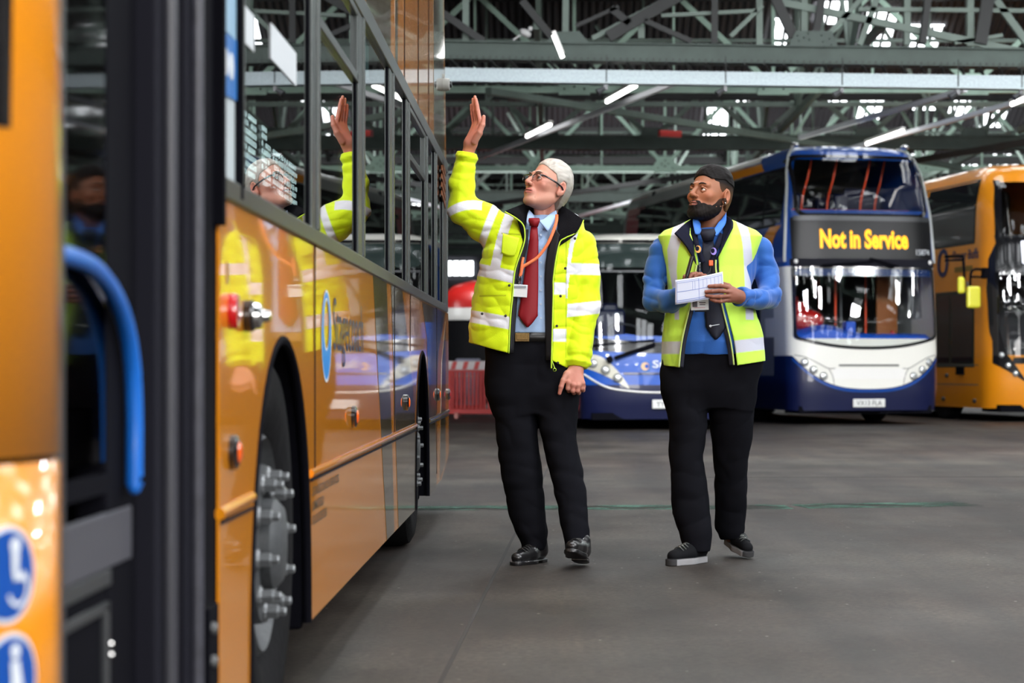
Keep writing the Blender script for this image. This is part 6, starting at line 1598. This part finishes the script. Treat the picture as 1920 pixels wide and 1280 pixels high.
ribbon('lanyard',[A(1303,438,-.10),A(1306,455,-.150),A(1310,470,-.158),A(1318,492,-.164)],.022,M_NAVYC,p2,20)
ribbon('lanyard',[A(1354,438,-.09),A(1347,456,-.148),A(1340,472,-.158),A(1334,492,-.164)],.022,M_NAVYC,p2,20)
for x,y,c in ((1309,467,rgb(240,170,90)),(1338,471,rgb(150,130,220))):
    q=MB(); cc=Vector(A(x,y,-.170))
    q.add([cc+Vector((.014*math.cos(2*PI*i/24),0,.017*math.sin(2*PI*i/24))) for i in range(24)],[tuple(range(24))],0)
    q.add([cc+Vector((-.004+.009*math.cos(2*PI*i/24),-.002,.003+.011*math.sin(2*PI*i/24))) for i in range(24)],[tuple(range(24))],1)
    q.build('lanyard_roundel',[mat('roundel_rim_%d'%x,c,.5),M_NAVYC],p2)
q=MB(); q.box(Vector(A(1333,493,-.172)),(.020,.01,.026)); q.build('orange_clip',mat('orange_clip',rgb(240,96,40),.4),p2,bevel=.003)
q=MB(); q.tube(crom([A(1333,498,-.172),A(1331,508,-.178),A(1324,516,-.19)],10),.002,6); q.build('badge_cord',M_INK,p2)
q=MB(); q.box(Vector(A(1312,501,-.172)),(.008,.006,.045)); q.build('zip_pull',M_CHROME,p2,bevel=.002)
q=MB(); q.box((0,0,0),(.082,.003,.050),Matrix.Rotation(-.03,3,'Y')); o=q.build('identity_card',mat('card_white'),p2,bevel=.002); o.location=A(1312,571,-.225)
q=MB(); q.box((-.022,-.003,.004),(.022,.002,.030),mi=0); q.box((.012,-.003,.010),(.03,.002,.004),mi=0); q.box((.012,-.003,0),(.026,.002,.003),mi=0); q.box((.0,-.003,-.014),(.05,.002,.003),mi=1); q.build('card_print',[mat('card_dark_print',(.08,.07,.09),.5),mat('card_pink_print',(.6,.35,.4),.5)],o)
q=MB(); q.tube([A(1303,583,-.222),A(1325,583,-.222)],.004,6); q.build('card_clip',M_INK,p2)
for pr in (p1,p2): child_fix(pr)

# the form and the pen are held, not part of the man
PM=mat('form_paper',(.56,.61,.74),.6)
cn=[A(1266,525,DP+.012),A(1355,509,DP+.012),A(1358,553,DP+.004),A(1266,571,DP+.004)]
c0=sum((Vector(c) for c in cn),Vector())/4
def FP(u,v,off=0.0):
    p=Vector(cn[0]).lerp(Vector(cn[1]),u).lerp(Vector(cn[3]).lerp(Vector(cn[2]),u),v); p=p-c0; p.y-=off+.006*math.sin(PI*u); p.z+=.0045*math.sin(PI*u)*0-.004*math.sin(PI*u); return p
form=MB(); form.grid([[FP(i/20,j/8) for j in range(9)] for i in range(21)])
fo=form.build('paper_form',PM,smooth=True,solid=.0012,auto=False); fo.location=c0
tag(fo,'pale blue printed paper form held open in the bearded man\'s hands','paper')
def line(u0,v0,u1,v1,w,m,n=12):
    q=MB(); P=[]
    for i in range(n+1):
        t=i/n; u=u0+(u1-u0)*t; v=v0+(v1-v0)*t
        if abs(u1-u0)>abs(v1-v0): P.append([FP(u,v-w,.0012),FP(u,v+w,.0012)])
        else: P.append([FP(u-w*.5,v,.0012),FP(u+w*.5,v,.0012)])
    q.grid(P); return q
ruled=MB()
for a in ((.04,.07,.97,.07,.008),(.04,.93,.97,.93,.012),(.04,.14,.97,.14,.008),(.04,.50,.97,.50,.012),(.04,.86,.97,.86,.014),(.04,.07,.04,.93,.008),(.97,.07,.97,.93,.008),(.49,.07,.49,.93,.010),(.36,.14,.36,.50,.006),(.41,.14,.41,.50,.006),(.58,.14,.58,.50,.006),(.66,.14,.66,.50,.006),(.74,.14,.74,.50,.006),(.82,.14,.82,.50,.006),(.90,.14,.90,.50,.006)):
    l=line(*a,None); ruled.add(l.v,l.f)
ruled.build('ruled_lines',mat('form_blue_ink',rgb(120,140,200),.6),fo)
pm=MB(); a=Vector(A(1286,524,-.292)); b=Vector(A(1298,481,-.272)); c=(a+b)/2
pm.tube([a-c,(a-c).lerp(b-c,.1),(a-c).lerp(b-c,.12),b-c],[.007,.007,.0098,.0098],12); pen=pm.build('marker_pen',M_BLACKGLOSS,smooth=True); pen.location=c; tag(pen,'thick black marker pen upright in the hand behind the paper form','pen')
pm=MB(); pm.tube([(a-c).lerp(b-c,-.06),(a-c).lerp(b-c,.02)],[.006,.0075],10); pm.build('pen_collar',mat('pen_cream_collar',(.6,.58,.5),.5),pen,smooth=True)
# ================================================================== camera and light
cam=bpy.data.cameras.new('camera'); co=bpy.data.objects.new('camera',cam); COL.objects.link(co)
cam.lens=75; cam.sensor_width=36; cam.shift_x=-73/1920; cam.shift_y=46/1920
co.location=(0,0,H); co.rotation_euler=(PI/2,0,0); cam.clip_start=.05; cam.clip_end=400
cam.dof.use_dof=True; cam.dof.focus_distance=9.85; cam.dof.aperture_fstop=4.0
scene.camera=co
w=bpy.data.worlds.new('world'); scene.world=w; w.use_nodes=True
w.node_tree.nodes['Background'].inputs[0].default_value=(.8,.88,1,1); w.node_tree.nodes['Background'].inputs[1].default_value=.3
def area(name,loc,rot,size,size_y,power,col=(1,1,1)):
    l=bpy.data.lights.new(name,'AREA'); l.shape='RECTANGLE'; l.size=size; l.size_y=size_y; l.energy=power; l.color=col
    o=bpy.data.objects.new(name,l); COL.objects.link(o); o.location=loc; o.rotation_euler=rot; return o
area('camera_side_light',(-4.5,-8,3.4),(math.radians(74),0,math.radians(-22)),5,4,520,(1,.98,.96))  # extra light added to brighten the bus front corner and the near face
area('roof_level_light',(8,3.5,5.2),(0,math.radians(62),0),3,7,520,(.97,.98,1))  # side light added to brighten the near bus flank and corner
area('corner_fill_light',(3.0,-1.0,4.6),(math.radians(42),0,math.radians(45)),1.5,.3,150,(1,.99,.97))  # unseen source added near the camera to lift the orange front corner
# daylight through an assumed vehicle doorway behind the camera and the rooflights overhead
area('camera_side_light',(6,-9,3.6),(math.radians(76),0,math.radians(20)),7,5,1100,(1,.98,.96))
area('roof_level_light',(6,52,6.4),(math.radians(30),0,0),18,3,1500,(.97,.98,1))
rl=random.Random(5)
def patches(n,xr,yr,power,tx,z=6.35):
    # small lights added under the roof for brighter bus fronts and windscreen patches
    for i in range(n):
        x=xr[0]+(xr[1]-xr[0])*((i+.2+.6*rl.random())/n); y=yr[0]+(yr[1]-yr[0])*rl.random()
        area('roof_patch_light',(x,y,z-.5*rl.random()),(math.radians(tx+rl.uniform(-8,8)),math.radians(rl.uniform(-8,8)),0),.35+.3*rl.random(),.30+.3*rl.random(),power/n,(.97,.98,1))
patches(6,(-2,12),(4,9),620,8)
patches(7,(-1,13),(14,19),620,10)
patches(14,(-3,19),(18,25),2600,46)
scene.view_settings.view_transform='Standard'; scene.view_settings.look='None'; scene.view_settings.gamma=1; scene.view_settings.exposure=0.0
scene.view_settings.use_curve_mapping=False
scene.cycles.use_denoising=True; scene.cycles.use_adaptive_sampling=True; scene.cycles.adaptive_threshold=.02; scene.cycles.max_bounces=5; scene.cycles.diffuse_bounces=2; scene.cycles.glossy_bounces=4; scene.cycles.transparent_max_bounces=12; scene.cycles.sample_clamp_indirect=6
scene.cycles.caustics_reflective=False; scene.cycles.caustics_refractive=False
